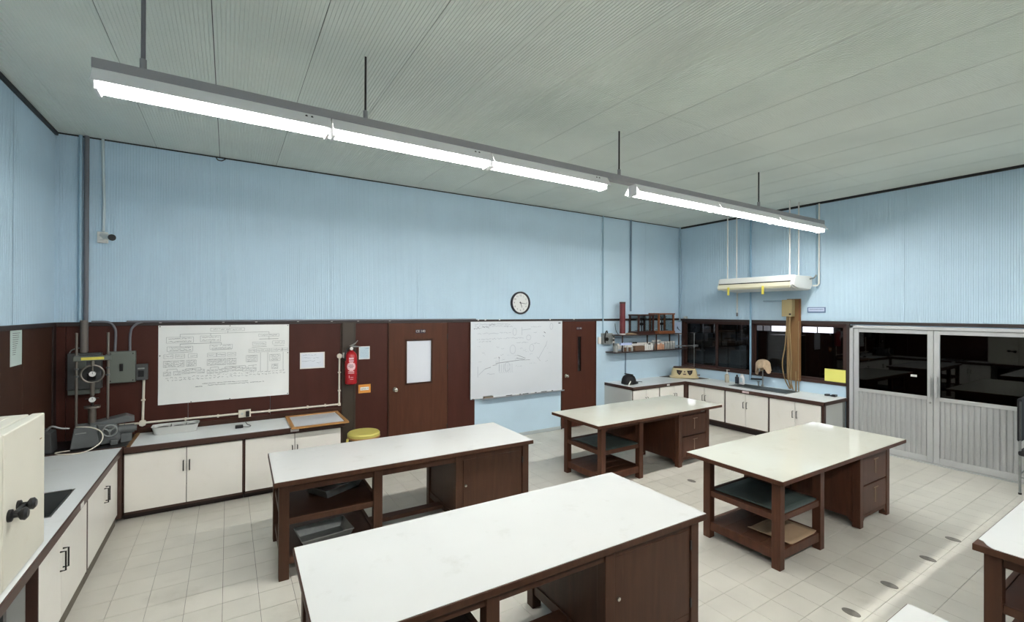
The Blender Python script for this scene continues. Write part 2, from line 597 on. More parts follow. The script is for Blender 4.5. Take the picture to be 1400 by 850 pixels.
# brown wainscot sheets
for x0, x1, m_ in ((XL, -1.46, 'panel'), (-1.457, -0.40, 'panel'), (-0.397, 0.46, 'panel'), (0.463, 1.332, 'panel'),
                   (1.521, 1.972, 'panel'), (2.925, 3.398, 'panel')):
    MB().box(x0, x1, YB - 0.016, YB, 0.0, ZT - 0.03).build('wainscot_panel', m_, wall_b, bevel=0.002)
MB().box(1.334, 1.519, YB - 0.035, YB, 0.0, ZT - 0.02).build('column_cover', 'pillar', wall_b, bevel=0.004)
MB().box(1.345, 1.36, YB - 0.042, YB - 0.035, 0, ZT - 0.02).box(1.495, 1.51, YB - 0.042, YB - 0.035, 0, ZT - 0.02)\
    .build('column_bead', 'pillar', wall_b)
MB().box(-0.86, 1.332, YB - 0.035, YB - 0.016, 0.765, 0.815).build('back_rail', 'panel_dark', wall_b, bevel=0.003)
# the dark trims
struct(box(XL, XR, YB - 0.03, YB, ZT - 0.035, ZT + 0.008).build('trim_1', 'trim', bevel=0.004))
struct(box(XR - 0.03, XR, YF, YB - 0.03, ZT - 0.045, ZT - 0.002).build('trim_2', 'trim', bevel=0.004))
struct(box(XL, XL + 0.03, YF, YB - 0.03, ZT - 0.035, ZT + 0.008).build('trim_3', 'trim', bevel=0.004))
struct(box(XL, XR, YB - 0.016, YB, ZC - 0.014, ZC).build('trim_4', 'black_trim'))
struct(box(XR - 0.035, XR, YF, YB, ZC - 0.035, ZC).build('trim_5', 'black_trim'))
struct(box(XL, XL + 0.035, YF, YB, ZC - 0.035, ZC).build('trim_6', 'black_trim'))
struct(box(3.40, 5.163, YB - 0.022, YB - 0.012, 0, 0.06).build('baseboard_back', mat('pale_skirting', (190, 200, 202), 0.5),
                                                           bevel=0.003))
# white clips along the back trim
clips = MB()
for x in (-0.66, -0.05, 0.3, 0.78, 1.2, 1.55, 2.0, 3.45, 3.58, 3.85, 4.9, 5.45):
    clips.box(x - 0.012, x + 0.012, YB - 0.036, YB - 0.03, ZT - 0.006, ZT + 0.012)
clips.build('cable_clips', 'white', bpy.data.objects['trim_1'])
# ---- left wall
wall_l = struct(box(XL - 0.12, XL, YF - 0.12, YB, 0, ZC).build('wall_left', 'blue'))
for y0, y1 in ((YF, -1.7), (-1.7, 0.7), (0.7, 3.1), (3.1, 5.5), (5.5, YB)):
    wall_panel(wall_l, y0, y1, ZT, ZC, 'l', ribs=True)
for y0, y1 in ((YF, -0.8), (-0.797, 1.4), (1.403, 3.6), (3.603, 5.71), (5.718, 6.50)):
    MB().box(XL, XL + 0.016, y0, y1, 0, ZT - 0.03).build('wainscot_panel', 'panel_dark', wall_l, bevel=0.002)
MB().box(XL, XL + 0.03, 6.503, YB - 0.016, 0, ZT - 0.03).build('corner_post', 'toe', wall_l, bevel=0.003)
# ---- front wall, behind the camera
wall_f = struct(box(XL - 0.12, XR + 0.12, YF - 0.12, YF, 0, ZC).build('wall_front', 'blue'))
MB().box(XL, XR, YF, YF + 0.016, 0, ZT).build('wainscot_panel', 'panel', wall_f)
# ---- right wall with a window and a double door
WY0, WY1, WZ0, WZ1 = 3.37, 6.54, 0.955, ZT - 0.045     # window opening
DY0, DY1, DZ1 = 1.30, 3.345, ZT - 0.06                # door opening
wall_r = struct(MB().box(XR, XR + 0.12, YF - 0.12, YB + 0.12, ZT - 0.045, ZC)
                .box(XR, XR + 0.12, DY1, YB + 0.12, 0, WZ0)
                .box(XR, XR + 0.12, WY1, YB + 0.12, WZ0, ZT - 0.045)
                .box(XR, XR + 0.12, DY1, WY0, WZ0, ZT - 0.045)
                .box(XR, XR + 0.12, YF - 0.12, DY0, 0, ZT - 0.045)
                .box(XR, XR + 0.12, DY0, DY1, DZ1, ZT - 0.045).build('wall_right', 'blue'))
for y0, y1 in ((YF, -2.15), (-2.15, -0.95), (-0.95, 0.25), (0.25, 1.45), (1.45, 2.65), (2.65, 3.85), (3.85, 4.97), (4.97, YB)):
    wall_panel(wall_r, y0, y1, ZT - 0.002, ZC, 'r', ribs=True)
MB().box(XR - 0.012, XR, 3.40, YB, 0.0, WZ0).build('splash_panel', 'blue', wall_r)

# ---- window
win = struct(thing('window_1', 'x', 'x', (XR, 4.95, WZ0)))
for k_ in ('label', 'category'):
    del win[k_]
fr = MB().box(XR - 0.02, XR + 0.1, WY0, WY1, WZ1 - 0.03, WZ1).box(XR - 0.03, XR + 0.1, WY0, WY1, WZ0, WZ0 + 0.045)
fr.box(XR - 0.02, XR + 0.1, WY1 - 0.05, WY1, WZ0, WZ1).box(XR - 0.02, XR + 0.1, WY0, WY0 + 0.05, WZ0, WZ1)
fr.build('frame', mat('window_brown', (58, 36, 30), 0.45, var=0.08), win, world=True, bevel=0.003)
panes = ((5.73, 6.49), (4.95, 5.73), (4.18, 4.95), (3.42, 4.18))
for k, (y0, y1) in enumerate(panes):
    dx = 0.02 if k % 2 else 0.05
    sb = MB().box(XR + dx, XR + dx + 0.03, y0, y0 + 0.035, WZ0 + 0.045, WZ1 - 0.03)
    sb.box(XR + dx, XR + dx + 0.03, y1 - 0.035, y1, WZ0 + 0.045, WZ1 - 0.03)
    sb.box(XR + dx, XR + dx + 0.03, y0, y1, WZ0 + 0.045, WZ0 + 0.085)
    sb.box(XR + dx, XR + dx + 0.03, y0, y1, WZ1 - 0.06, WZ1 - 0.03)
    s_ = sb.build('sash', MATS['window_brown'], win, world=True, bevel=0.002)
    MB().box(XR + dx + 0.012, XR + dx + 0.017, y0 + 0.03, y1 - 0.03, WZ0 + 0.08, WZ1 - 0.055)\
        .xf(Matrix.Translation((-XR, -4.95, -WZ0))).build('pane', G_WIN, s_)
# ---- double door of aluminium
dr = struct(thing('door_1', 'x', 'x', (XR, 2.33, 0)))
del dr['label']; del dr['category']
MB().box(XR - 0.03, XR + 0.06, DY1 - 0.05, DY1, 0, DZ1).box(XR - 0.03, XR + 0.06, DY0, DY0 + 0.05, 0, DZ1)\
    .box(XR - 0.03, XR + 0.06, DY0, DY1, DZ1 - 0.045, DZ1).build('frame', 'alu', dr, world=True, bevel=0.003)
MB().box(XR - 0.05, XR + 0.06, DY0, DY1, 0, 0.014).build('threshold', 'alu', dr, world=True)
for y0, y1, hs in ((2.325, 3.29, 1), (1.355, 2.320, -1)):
    lf = MB().box(XR - 0.015, XR + 0.03, y0, y0 + 0.065, 0.018, DZ1 - 0.05)
    lf.box(XR - 0.015, XR + 0.03, y1 - 0.065, y1, 0.018, DZ1 - 0.05)
    lf.box(XR - 0.0145, XR + 0.0295, y0 + 0.065, y1 - 0.065, DZ1 - 0.105, DZ1 - 0.05)
    lf.box(XR - 0.0145, XR + 0.0295, y0 + 0.065, y1 - 0.065, 0.018, 0.105)
    lf.box(XR - 0.022, XR + 0.0295, y0 + 0.065, y1 - 0.065, 0.905, 0.955)
    leaf = lf.build('leaf', 'alu', dr, world=True, bevel=0.003)
    off = Matrix.Translation((-XR, -2.33, 0))
    MB().box(XR + 0.005, XR + 0.01, y0 + 0.06, y1 - 0.06, 0.95, DZ1 - 0.1).xf(off).build('pane', G_DOOR, leaf)
    MB().box(XR + 0.002, XR + 0.004, y0 + 0.06, y1 - 0.06, 0.10, 0.91).xf(off).build('backing_sheet', 'alu_rib', leaf)
    # corrugated slats, one extruded slat after another
    n = 14
    p = (y1 - y0 - 0.13) / n
    sl = None
    for k in range(n):
        c0 = y0 + 0.065 + k * p
        if sl is None:
            sl = MB().prism([(0.015, 0.0), (0.015, 0.006), (-0.007, 0.012), (-0.010, p * 0.35), (-0.010, p * 0.65), (-0.007, p - 0.008), (0.015, p - 0.002), (0.016, p)], 'z', 0.1, 0.908).build('slat', 'alu_rib', leaf)
            o = sl
        else:
            o = sl.copy(); C.objects.link(o)
        o.location = (0, c0 - 2.33, 0)
    yh = y0 + 0.033 if hs == 1 else y1 - 0.033
    MB().box(XR - 0.065, XR - 0.045, yh - 0.016, yh + 0.016, 0.955, 1.255)\
        .box(XR - 0.047, XR - 0.014, yh - 0.01, yh + 0.01, 0.975, 0.995)\
        .box(XR - 0.047, XR - 0.014, yh - 0.01, yh + 0.01, 1.215, 1.235).xf(off).build('pull_handle', 'alu', leaf, bevel=0.003)
    if hs == 1:
        MB().cyl((XR - 0.03, y0 + 0.03, 0.87), (XR - 0.01, y0 + 0.03, 0.87), 0.014).xf(off).build('lock', 'steel', leaf, smooth=True)
        MB().box(XR - 0.0005, XR + 0.004, 2.51, 2.58, 1.215, 1.245).xf(off).build('sticker', 'white', leaf)

struct(box(XR - 0.03, XR, 3.346, 3.388, 0, ZT - 0.045).build('trim_7', 'trim', bevel=0.003))
# ---- doors in the back wall
def back_door(name, x0, x1, m_, kx, kz):
    d = struct(thing(name, 'x', 'x', ((x0 + x1) / 2, YB, 0)))
    del d['label']; del d['category']
    return d
d2 = back_door('door_2', 1.98, 2.925, 'door', 2.08, 1.0)
MB().box(1.974, 1.992, YB - 0.03, YB, 0, ZT - 0.03).box(2.915, 2.925, YB - 0.024, YB, 0, ZT - 0.03).build('frame', 'panel_dark', d2, world=True, bevel=0.003)
# leaf with a window hole
lx0, lx1 = 1.995, 2.912
wx0, wx1, wz0, wz1 = 2.245, 2.655, 1.06, 1.715
b = MB().box(lx0, wx0, YB - 0.024, YB, 0.01, 1.968).box(wx1, lx1, YB - 0.024, YB, 0.01, 1.968)
b.box(wx0, wx1, YB - 0.024, YB, 0.01, wz0).box(wx0, wx1, YB - 0.024, YB, wz1, 1.968)
b.build('leaf', 'door', d2, world=True)
b = MB().box(wx0 - 0.012, wx1 + 0.012, YB - 0.032, YB - 0.024, wz0 - 0.012, wz0 + 0.014).box(wx0 - 0.012, wx1 + 0.012, YB - 0.032, YB - 0.024, wz1 - 0.014, wz1 + 0.012)
b.box(wx0 - 0.012, wx0 + 0.014, YB - 0.032, YB - 0.024, wz0, wz1).box(wx1 - 0.014, wx1 + 0.012, YB - 0.032, YB - 0.024, wz0, wz1)
b.build('window_bead', 'panel_dark', d2, world=True, bevel=0.002)
MB().box(wx0, wx1, YB - 0.012, YB - 0.009, wz0, wz1).build('papered_pane', 'paper_white', d2, world=True)
def knob(parent, x, z):
    MB().cyl((x, YB - 0.03, z), (x, YB - 0.024, z), 0.034, n=24).build('rose', 'brass', parent, world=True, smooth=True)
    m4 = Matrix.Translation((x, YB - 0.03, z)) @ Matrix.Rotation(R(90), 4, 'X')
    MB().lathe([(0.012, 0), (0.012, 0.02), (0.024, 0.03), (0.03, 0.042), (0.027, 0.056), (0.014, 0.062)]).xf(m4)\
        .build('knob', 'brass', parent, world=True, smooth=True)
knob(d2, 2.08, 0.995)
for z in (1.75, 1.28, 0.35):
    MB().box(2.906, 2.918, YB - 0.032, YB - 0.022, z - 0.04, z + 0.04).build('hinge', 'dark_metal', d2, world=True)
sg = MB().box(2.39, 2.55, YB - 0.03, YB - 0.0242, 1.812, 1.872).build('number_plate', 'sign_dark', d2, world=True)
text_on_back('CE 140', 0.05, 2.47, YB - 0.0306, 1.842).build('number_lettering', 'white', d2, world=True)

d3 = back_door('door_3', 5.163, 6.012, 'door_red', 5.25, 0.97)
MB().box(5.165, 5.185, YB - 0.03, YB, 0, ZT - 0.03).box(5.99, 6.012, YB - 0.03, YB, 0, ZT - 0.03).build('frame', 'panel_dark', d3, world=True, bevel=0.003)
b = MB().box(5.187, 5.54, YB - 0.026, YB, 0.01, 1.968).box(5.635, 5.988, YB - 0.026, YB, 0.01, 1.968)
b.box(5.54, 5.635, YB - 0.026, YB, 0.01, 1.03).box(5.54, 5.635, YB - 0.026, YB, 1.685, 1.968)
b.build('leaf', 'door_red', d3, world=True)
b = MB().box(5.53, 5.645, YB - 0.032, YB - 0.026, 1.02, 1.035).box(5.53, 5.645, YB - 0.032, YB - 0.026, 1.68, 1.695)
b.box(5.53, 5.547, YB - 0.032, YB - 0.026, 1.02, 1.695).box(5.628, 5.645, YB - 0.032, YB - 0.026, 1.02, 1.695)
b.build('window_bead', 'panel', d3, world=True)
MB().box(5.54, 5.635, YB - 0.01, YB - 0.006, 1.03, 1.685).build('dark_pane', mat('dark_glass_slit', (30, 24, 24), 0.1), d3, world=True)
knob(d3, 5.27, 0.97)
MB().box(5.515, 5.64, YB - 0.032, YB - 0.026, 1.81, 1.862).build('number_plate', 'sign_dark', d3, world=True)
text_on_back('CE 140', 0.04, 5.578, YB - 0.0325, 1.836).build('number_lettering', 'white', d3, world=True)

# ---- the unlit room beyond the right-hand windows
RX = XR + 0.12
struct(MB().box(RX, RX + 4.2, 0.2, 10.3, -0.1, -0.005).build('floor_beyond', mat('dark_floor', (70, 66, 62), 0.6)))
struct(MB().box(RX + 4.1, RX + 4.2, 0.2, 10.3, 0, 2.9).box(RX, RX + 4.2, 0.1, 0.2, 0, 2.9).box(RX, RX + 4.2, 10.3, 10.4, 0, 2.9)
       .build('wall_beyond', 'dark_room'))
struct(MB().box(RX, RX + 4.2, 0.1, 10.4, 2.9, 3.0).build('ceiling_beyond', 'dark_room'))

# ================================================================== FLUORESCENT ROWS
def light_row(y, label):
    t = thing('pendant_light', label, 'light', (0, y, 3.36))
    zt, zm, zb = 3.545, 3.487, 3.425
    MB().box(-0.65, 7.70, y - 0.05, y + 0.05, zm, zt).build('channel', 'fixture', t, world=True, bevel=0.004)
    for k, x in enumerate((-0.43, 0.852, 3.43, 6.0)):
        rd = MB().cyl((x, y, zt), (x, y, ZC), 0.008 if k else 0.0115, n=10).build('hanger_rod', 'dark_metal' if k else 'dark_pipe', t, world=True, smooth=True)
        b = MB().cyl((x, y, zt - 0.003), (x, y, zt + 0.07), 0.017, n=10).build('turnbuckle', 'fixture', t, world=True, smooth=True)
    for x0, x1 in ((-0.645, 0.60), (0.612, 1.885), (1.895, 3.22), (3.62, 5.03), (5.04, 6.37), (6.385, 7.695)):
        b = MB()
        prof = [(0.048, zm), (0.048, zm - 0.008), (0.104, zb - 0.026), (0.107, zb - 0.026), (0.105, zb - 0.02), (0.052, zm)]
        full_ = [(y - u, z) for u, z in prof] + [(y + u, z) for u, z in reversed(prof)]
        # flared reflector wings under the channel: an open trough
        wl = [(y - 0.045, zm), (y - 0.049, zm), (y - 0.107, 3.398), (y - 0.103, 3.398), (y - 0.045, zm - 0.006)]
        b.prism(wl, 'x', x0, x1)
        b.prism([(2 * y - u, z) for u, z in reversed(wl)], 'x', x0, x1)
        b.box(x0, x1, y - 0.045, y + 0.045, zm - 0.006, zm)
        bt = b.build('batten', 'fixture_white', t, world=True)
        off = Matrix.Translation((0, -y, -3.36))
        for dy in (-0.034, 0.034):
            MB().cyl((x0 + 0.03, y + dy, 3.392), (x1 - 0.03, y + dy, 3.392), 0.016, n=14).xf(off).build('tube', TUBE, bt, smooth=True)
        for xe in (x0 + 0.015, x1 - 0.015):
            MB().box(xe - 0.010, xe + 0.010, y - 0.058, y + 0.058, 3.366, zm - 0.006).xf(off).build('lampholder', 'fixture_white', bt, bevel=0.004)
        if x1 < 3.3:
            for q in (0.12, 0.155):
                MB().cyl((x1 - q, y - 0.066, zm - 0.03), (x1 - q, y - 0.06, zm - 0.022), 0.008, n=10).xf(off).build('screw', 'dark_metal', bt)
    return t
light_row(3.42, 'long grey pendant row of lit fluorescent tubes running towards the windows')
light_row(-0.85, 'second pendant row of lit fluorescent tubes behind the camera')

# ================================================================== WORK TABLES
def leg_box(t, x, y, w, z1, m_, z0=0.0):
    return MB().box(x, x + w, y, y + w, z0, z1).build('leg', m_, t, bevel=0.004)

def top_parts(t, w, d, m_top, m_wood, z=0.80, th=0.042, chip=False):
    MB().box(0, w, 0, d, z - th, z - 0.003).build('top_edging', m_wood, t, bevel=0.004)
    e = 0.006
    if chip:
        poly = [(e + 0.02, 0.0 + e), (w - e, e), (w - e, d - e), (e + 0.09, d - e), (e + 0.075, d - 0.03), (e + 0.03, d - 0.055), (e + 0.01, d - 0.075), (e, d - 0.09), (e, e)]
    else:
        poly = [(e, e), (w - e, e), (w - e, d - e), (e, d - e)]
    return MB().prism(poly, 'z', z - 0.003, z).build('tabletop', m_top, t)

def table_door(label, loc, rz, w=2.42, d=0.90, m_top='top', chip=False):
    """bench with two shelves, a knee hole and a door cupboard"""
    m_ = 'wood'
    t = thing('work_table', label, 'table', loc, rz, 'work tables')
    top_parts(t, w, d, m_top, m_, chip=chip)
    lw = 0.075
    f0, f1 = 0.04, d - 0.04
    xs_ = (0.04, 0.78, 1.555, w - 0.035 - lw)
    for i, x in enumerate(xs_):
        for y in (f0, f1 - lw):
            leg_box(t, x, y, lw, 0.758, m_)
    for y in (f0 + 0.012, f1 - 0.012 - 0.03):
        MB().box(xs_[0] + lw, xs_[3], y, y + 0.03, 0.69, 0.758).build('apron', m_, t, bevel=0.003)
    for x in (xs_[0] + 0.02, xs_[1] + 0.02, xs_[3] + 0.02):
        MB().box(x, x + 0.03, f0 + lw, f1 - lw, 0.69, 0.758).build('side_apron', m_, t, bevel=0.003)
    for z in (0.43, 0.115):
        MB().box(xs_[0] + 0.035, xs_[1] + 0.04, f0 + 0.03, f1 - 0.03, z + 0.028, z + 0.045).build('shelf', 'panel_dark', t)
        for y in (f0 + 0.014, f1 - 0.044):
            MB().box(xs_[0] + lw, xs_[1], y, y + 0.03, z, z + 0.05).build('shelf_rail', m_, t, bevel=0.003)
        for x in (xs_[0] + 0.015, xs_[1] + 0.03):
            MB().box(x, x + 0.03, f0 + lw, f1 - lw, z, z + 0.05).build('shelf_rail', m_, t, bevel=0.003)
    MB().box(xs_[0] + 0.03, xs_[0] + 0.034, f0 + lw, f1 - lw, 0.115, 0.135).build('lower_lip', m_, t)
    # stretcher across the knee hole
    MB().box(xs_[1] + 0.06, xs_[2] + 0.02, d / 2 - 0.05, d / 2 + 0.05, 0.12, 0.16).build('stretcher', m_, t, bevel=0.004)
    MB().box(xs_[2] + 0.012, xs_[2] + 0.05, f0 + lw, f1 - lw, 0.10, 0.17).build('base_rail', m_, t, bevel=0.003)
    # cupboard
    cx0, cx1 = xs_[2] + 0.02, xs_[3] + lw - 0.012
    MB().box(cx0, cx0 + 0.02, f0 + lw, f1 - lw, 0.13, 0.758).build('cupboard_side', m_, t)
    MB().box(cx1 - 0.02, cx1, f0 + lw, f1 - lw, 0.13, 0.758).build('cupboard_side', m_, t)
    MB().box(cx0, cx1, f1 - 0.05, f1 - 0.03, 0.13, 0.69).build('cupboard_back', 'panel_dark', t)
    MB().box(cx0, cx1, f0 + 0.03, f1 - 0.03, 0.115, 0.14).build('cupboard_bottom', m_, t)
    MB().box(xs_[2] + lw, xs_[3], f0 + 0.012, f0 + 0.04, 0.095, 0.145).build('lower_rail', m_, t, bevel=0.003)
    dr_ = MB().box(xs_[2] + lw + 0.006, xs_[3] - 0.006, f0 + 0.008, f0 + 0.028, 0.15, 0.70).build('door', m_, t, bevel=0.003)
    kx = xs_[2] + lw + 0.03
    m4 = Matrix.Translation((kx, f0 + 0.008, 0.45)) @ Matrix.Rotation(R(90), 4, 'X')
    MB().lathe([(0.012, 0), (0.014, 0.006), (0.012, 0.012), (0.006, 0.014)], n=14).xf(m4).build('lock', 'brass', dr_, smooth=True)
    for z in (0.22, 0.60):
        MB().box(xs_[3] - 0.008, xs_[3] + 0.006, f0 - 0.002, f0 + 0.008, z - 0.03, z + 0.03).build('hinge', 'dark_metal', dr_)
    return t

def table_drawer(label, loc, rz, w=2.42, d=0.91, m_top='top_cream'):
    """bench with two open shelves and a pedestal of two drawers, wide overhang"""
    m_ = 'wood_red'
    t = thing('work_table', label, 'table', loc, rz, 'work tables')
    top_parts(t, w, d, m_top, m_, th=0.038)
    lw = 0.072
    f0, f1 = 0.10, d - 0.09
    xs_ = (0.14, 0.80, 1.58, 2.26 - lw)
    for i, x in enumerate(xs_[:2]):
        for y in (f0, f1 - lw):
            leg_box(t, x, y, lw, 0.762, m_)
    for y in (f0 + 0.01, f1 - 0.04):
        MB().box(xs_[0] + lw, xs_[3], y, y + 0.03, 0.70, 0.762).build('apron', m_, t, bevel=0.003)
    for x in (xs_[0] + 0.02, xs_[1] + 0.02):
        MB().box(x, x + 0.03, f0 + lw, f1 - lw, 0.70, 0.762).build('side_apron', m_, t, bevel=0.003)
    for z, h in ((0.395, 0.052), (0.075, 0.08)):
        for k in range(4):
            yy0 = f0 + 0.03 + k * (f1 - f0 - 0.06) / 4
            yy1 = f0 + 0.03 + (k + 1) * (f1 - f0 - 0.06) / 4 - 0.004
            MB().box(xs_[0] + 0.03, xs_[1] + 0.045, yy0, yy1, z + h - 0.018, z + h - 0.004).build('shelf_board', 'wood', t, bevel=0.002)
        for y in (f0 + 0.012, f1 - 0.044):
            MB().box(xs_[0] + lw, xs_[1], y, y + 0.03, z, z + h).build('shelf_rail', m_, t, bevel=0.003)
        for x in (xs_[0] + 0.012, xs_[1] + 0.03):
            MB().box(x, x + 0.03, f0 + lw, f1 - lw, z, z + h).build('shelf_rail', m_, t, bevel=0.003)
    # pedestal: corner posts with feet, panels and drawers
    for x in (xs_[2], xs_[3]):
        for y in (f0, f1 - lw):
            leg_box(t, x, y, lw, 0.762, m_)
    for x in (xs_[2] + 0.008, xs_[3] + lw - 0.026):
        poly = [(f0 + lw, 0.03), (f0 + lw + 0.05, 0.085), (f1 - lw - 0.05, 0.085), (f1 - lw, 0.03), (f1 - lw, 0.762), (f0 + lw, 0.762)]
        MB().prism(poly, 'x', x, x + 0.018).build('side_panel', m_, t)
    MB().box(xs_[2] + lw, xs_[3], f1 - 0.04, f1 - 0.02, 0.08, 0.70).build('back_panel', m_, t)
    MB().box(xs_[1] + lw, xs_[2], f1 - 0.055, f1 - 0.037, 0.12, 0.70).build('modesty_panel', m_, t)
    MB().box(xs_[2] + 0.02, xs_[3] + 0.05, f0 + 0.03, f1 - 0.03, 0.09, 0.105).build('bottom_panel', m_, t)
    poly = [(xs_[2] + lw, 0.03), (xs_[2] + lw + 0.05, 0.085), (xs_[3] - 0.05, 0.085), (xs_[3], 0.03), (xs_[3], 0.115), (xs_[2] + lw, 0.115)]
    MB().prism(poly, 'y', f0 + 0.01, f0 + 0.03).build('plinth_rail', m_, t)
    MB().box(xs_[2] + lw, xs_[3], f0 + 0.03, f0 + 0.05, 0.10, 0.71).build('drawer_recess', 'toe', t)
    for z0, z1 in ((0.122, 0.402), (0.416, 0.694)):
        dd = MB().box(xs_[2] + lw + 0.006, xs_[3] - 0.006, f0 + 0.004, f0 + 0.03, z0, z1).build('drawer', m_, t, bevel=0.004)
        xm = (xs_[2] + lw + xs_[3]) / 2
        MB().box(xm - 0.006, xm + 0.006, f0 - 0.001, f0 + 0.006, z0 + 0.08, z1 - 0.05).build('pull_groove', mat('worn_paint', (136, 112, 92), 0.6), dd)
        MB().box(xm - 0.03, xm + 0.07, f0 - 0.001, f0 + 0.006, z1 - 0.055, z1 - 0.046).build('worn_edge', MATS['worn_paint'], dd)
    MB().box(xs_[3] - 0.12, xs_[3] - 0.05, f0 - 0.008, f0 + 0.01, 0.722, 0.742).build('number_tag', 'steel_dull', t)
    return t

table_door('white-topped table with door cupboard, nearest the wall chart, metal trays on its shelves', (0.305, 3.985, 0), -0.02, 2.42, 0.885)
table_door('large white-topped table in the foreground, cut off by the bottom edge', (0.30, 1.935, 0), -0.018, 2.42, 0.915)
table_drawer('cream-topped table with two drawers nearest the corner sink counter', (3.695, 4.0, 0), 0.006, 2.42, 0.91)
table_drawer('cream-topped table with two drawers closest to the aluminium double door', (3.735, 1.925, 0), -0.013, 2.39, 0.915)
table_door('table with a chipped white top corner at the right edge of the picture', (3.70, -0.075, 0), 0.0, 2.42, 0.915, chip=True)
table_door('white table corner just showing at the bottom right of the picture', (0.255, -0.085, 0), 0.0, 2.42, 0.91)

# ---- things on the table shelves
def tray(label, x, y, z, rz, w=0.42, d=0.30, h=0.075, m_='steel_dull', group='metal trays under the table'):
    t = thing('metal_tray', label, 'tray', (x, y, z), rz, group)
    b = MB()
    k = 0.84
    o_ = [(-w / 2 * k, -d / 2 * k, 0), (w / 2 * k, -d / 2 * k, 0), (w / 2 * k, d / 2 * k, 0), (-w / 2 * k, d / 2 * k, 0),
          (-w / 2, -d / 2, h), (w / 2, -d / 2, h), (w / 2, d / 2, h), (-w / 2, d / 2, h)]
    b.add(o_, [(0, 3, 2, 1), (0, 1, 5, 4), (1, 2, 6, 5), (2, 3, 7, 6), (3, 0, 4, 7)])
    ob = b.build('pan', m_, t)
    sm = ob.modifiers.new('thick', 'SOLIDIFY')
    sm.thickness = 0.004
    r = MB().tube([(-w / 2, -d / 2, h), (w / 2, -d / 2, h), (w / 2, d / 2, h), (-w / 2, d / 2, h), (-w / 2, -d / 2, h)], 0.006, 8)
    r.build('rolled_rim', m_, t, smooth=True)
    return t
tray('grey metal tray on the bottom shelf under the table by the chart', 0.72, 4.26, 0.162, 0.1)
tray('grey metal tray on the upper shelf under the table by the chart', 0.85, 4.5, 0.477, 0.5)
def sheet(name, label, cat, x0, x1, y0, y1, z, m_, rz=0, lip=0.02, curl=0.0):
    """a limp sheet lying on a shelf, with a curled edge"""
    b = MB()
    nx, ny = 10, 8
    vs = []; fs = []
    for i in range(nx + 1):
        for j in range(ny + 1):
            u, v = i / nx, j / ny
            zz = curl * max(0, abs(u - 0.5) * 2 - 0.75) * 4 * 0.5 + lip * 0.15 * math.sin(u * 7 + v * 5)
            vs.append((x0 + (x1 - x0) * u, y0 + (y1 - y0) * v, z + 0.004 + max(zz, 0)))
    for i in range(nx):
        for j in range(ny):
            a = i * (ny + 1) + j
            fs.append((a, a + 1, a + ny + 2, a + ny + 1))
    b.add(vs, fs)
    o = b.build(name, m_, smooth=True)
    s_ = o.modifiers.new('thick', 'SOLIDIFY')
    s_.thickness = 0.006
    s_.offset = 1
    return tag(o, label, cat)
sheet('rubber_mat', 'green rubber mat on the upper shelf of the table by the double door', 'mat', 3.952, 4.528, 2.045, 2.68, 0.4445, 'green_mat', curl=0.02)
sheet('rubber_mat', 'green rubber mat on the upper shelf of the table by the sink counter', 'mat', 3.912, 4.488, 4.125, 4.72, 0.4445, 'green_mat', curl=0.015)
sheet('cardboard_sheet', 'torn brown cardboard sheet on the bottom shelf near the double door', 'cardboard', 4.08, 4.528, 2.045, 2.42, 0.152, 'card', curl=0.03)

# ---- worn oval plates let into the floor
for k, (x, y) in enumerate(((5.84, 1.455), (5.19, 1.455), (4.43, 1.475), (3.79, 1.483), (4.29, 3.735), (5.01, 3.71))):
    o = MB().lathe([(1.0, 0.0), (0.97, 0.0025), (0.8, 0.003)], n=24, sx=0.04, sy=0.058).build('floor_plate', 'plate')
    o.location = (x, y, 0.0)
    row = 'front' if y < 3 else 'back'
    names = ['nearest the chipped white table', 'second from the chipped white table', 'third from the chipped white table', 'nearest the bottom edge of the picture',
             'left of the pair beside the far cream table', 'right of the pair beside the far cream table']
    tag(o, 'worn oval grey plate in the floor, ' + names[k], 'plate', 'oval floor plates')

# ================================================================== LEFT AND BACK-LEFT COUNTERS
ZW = 0.76
def handle_x(parent, x, y, z0, z1, off=(0, 0, 0)):
    """bow handle standing off towards +X"""
    MB().tube([(x, y, z0), (x + 0.028, y, z0), (x + 0.028, y, z1), (x, y, z1)], 0.0055, 6).xf(Matrix.Translation((-off[0], -off[1], -off[2]))).build('handle', 'dark_metal', parent)
def handle_y(parent, x, y, z0, z1, off=(0, 0, 0), s=-1):
    MB().tube([(x, y, z0), (x, y + s * 0.028, z0), (x, y + s * 0.028, z1), (x, y, z1)], 0.0055, 6).xf(Matrix.Translation((-off[0], -off[1], -off[2]))).build('handle', 'dark_metal', parent)

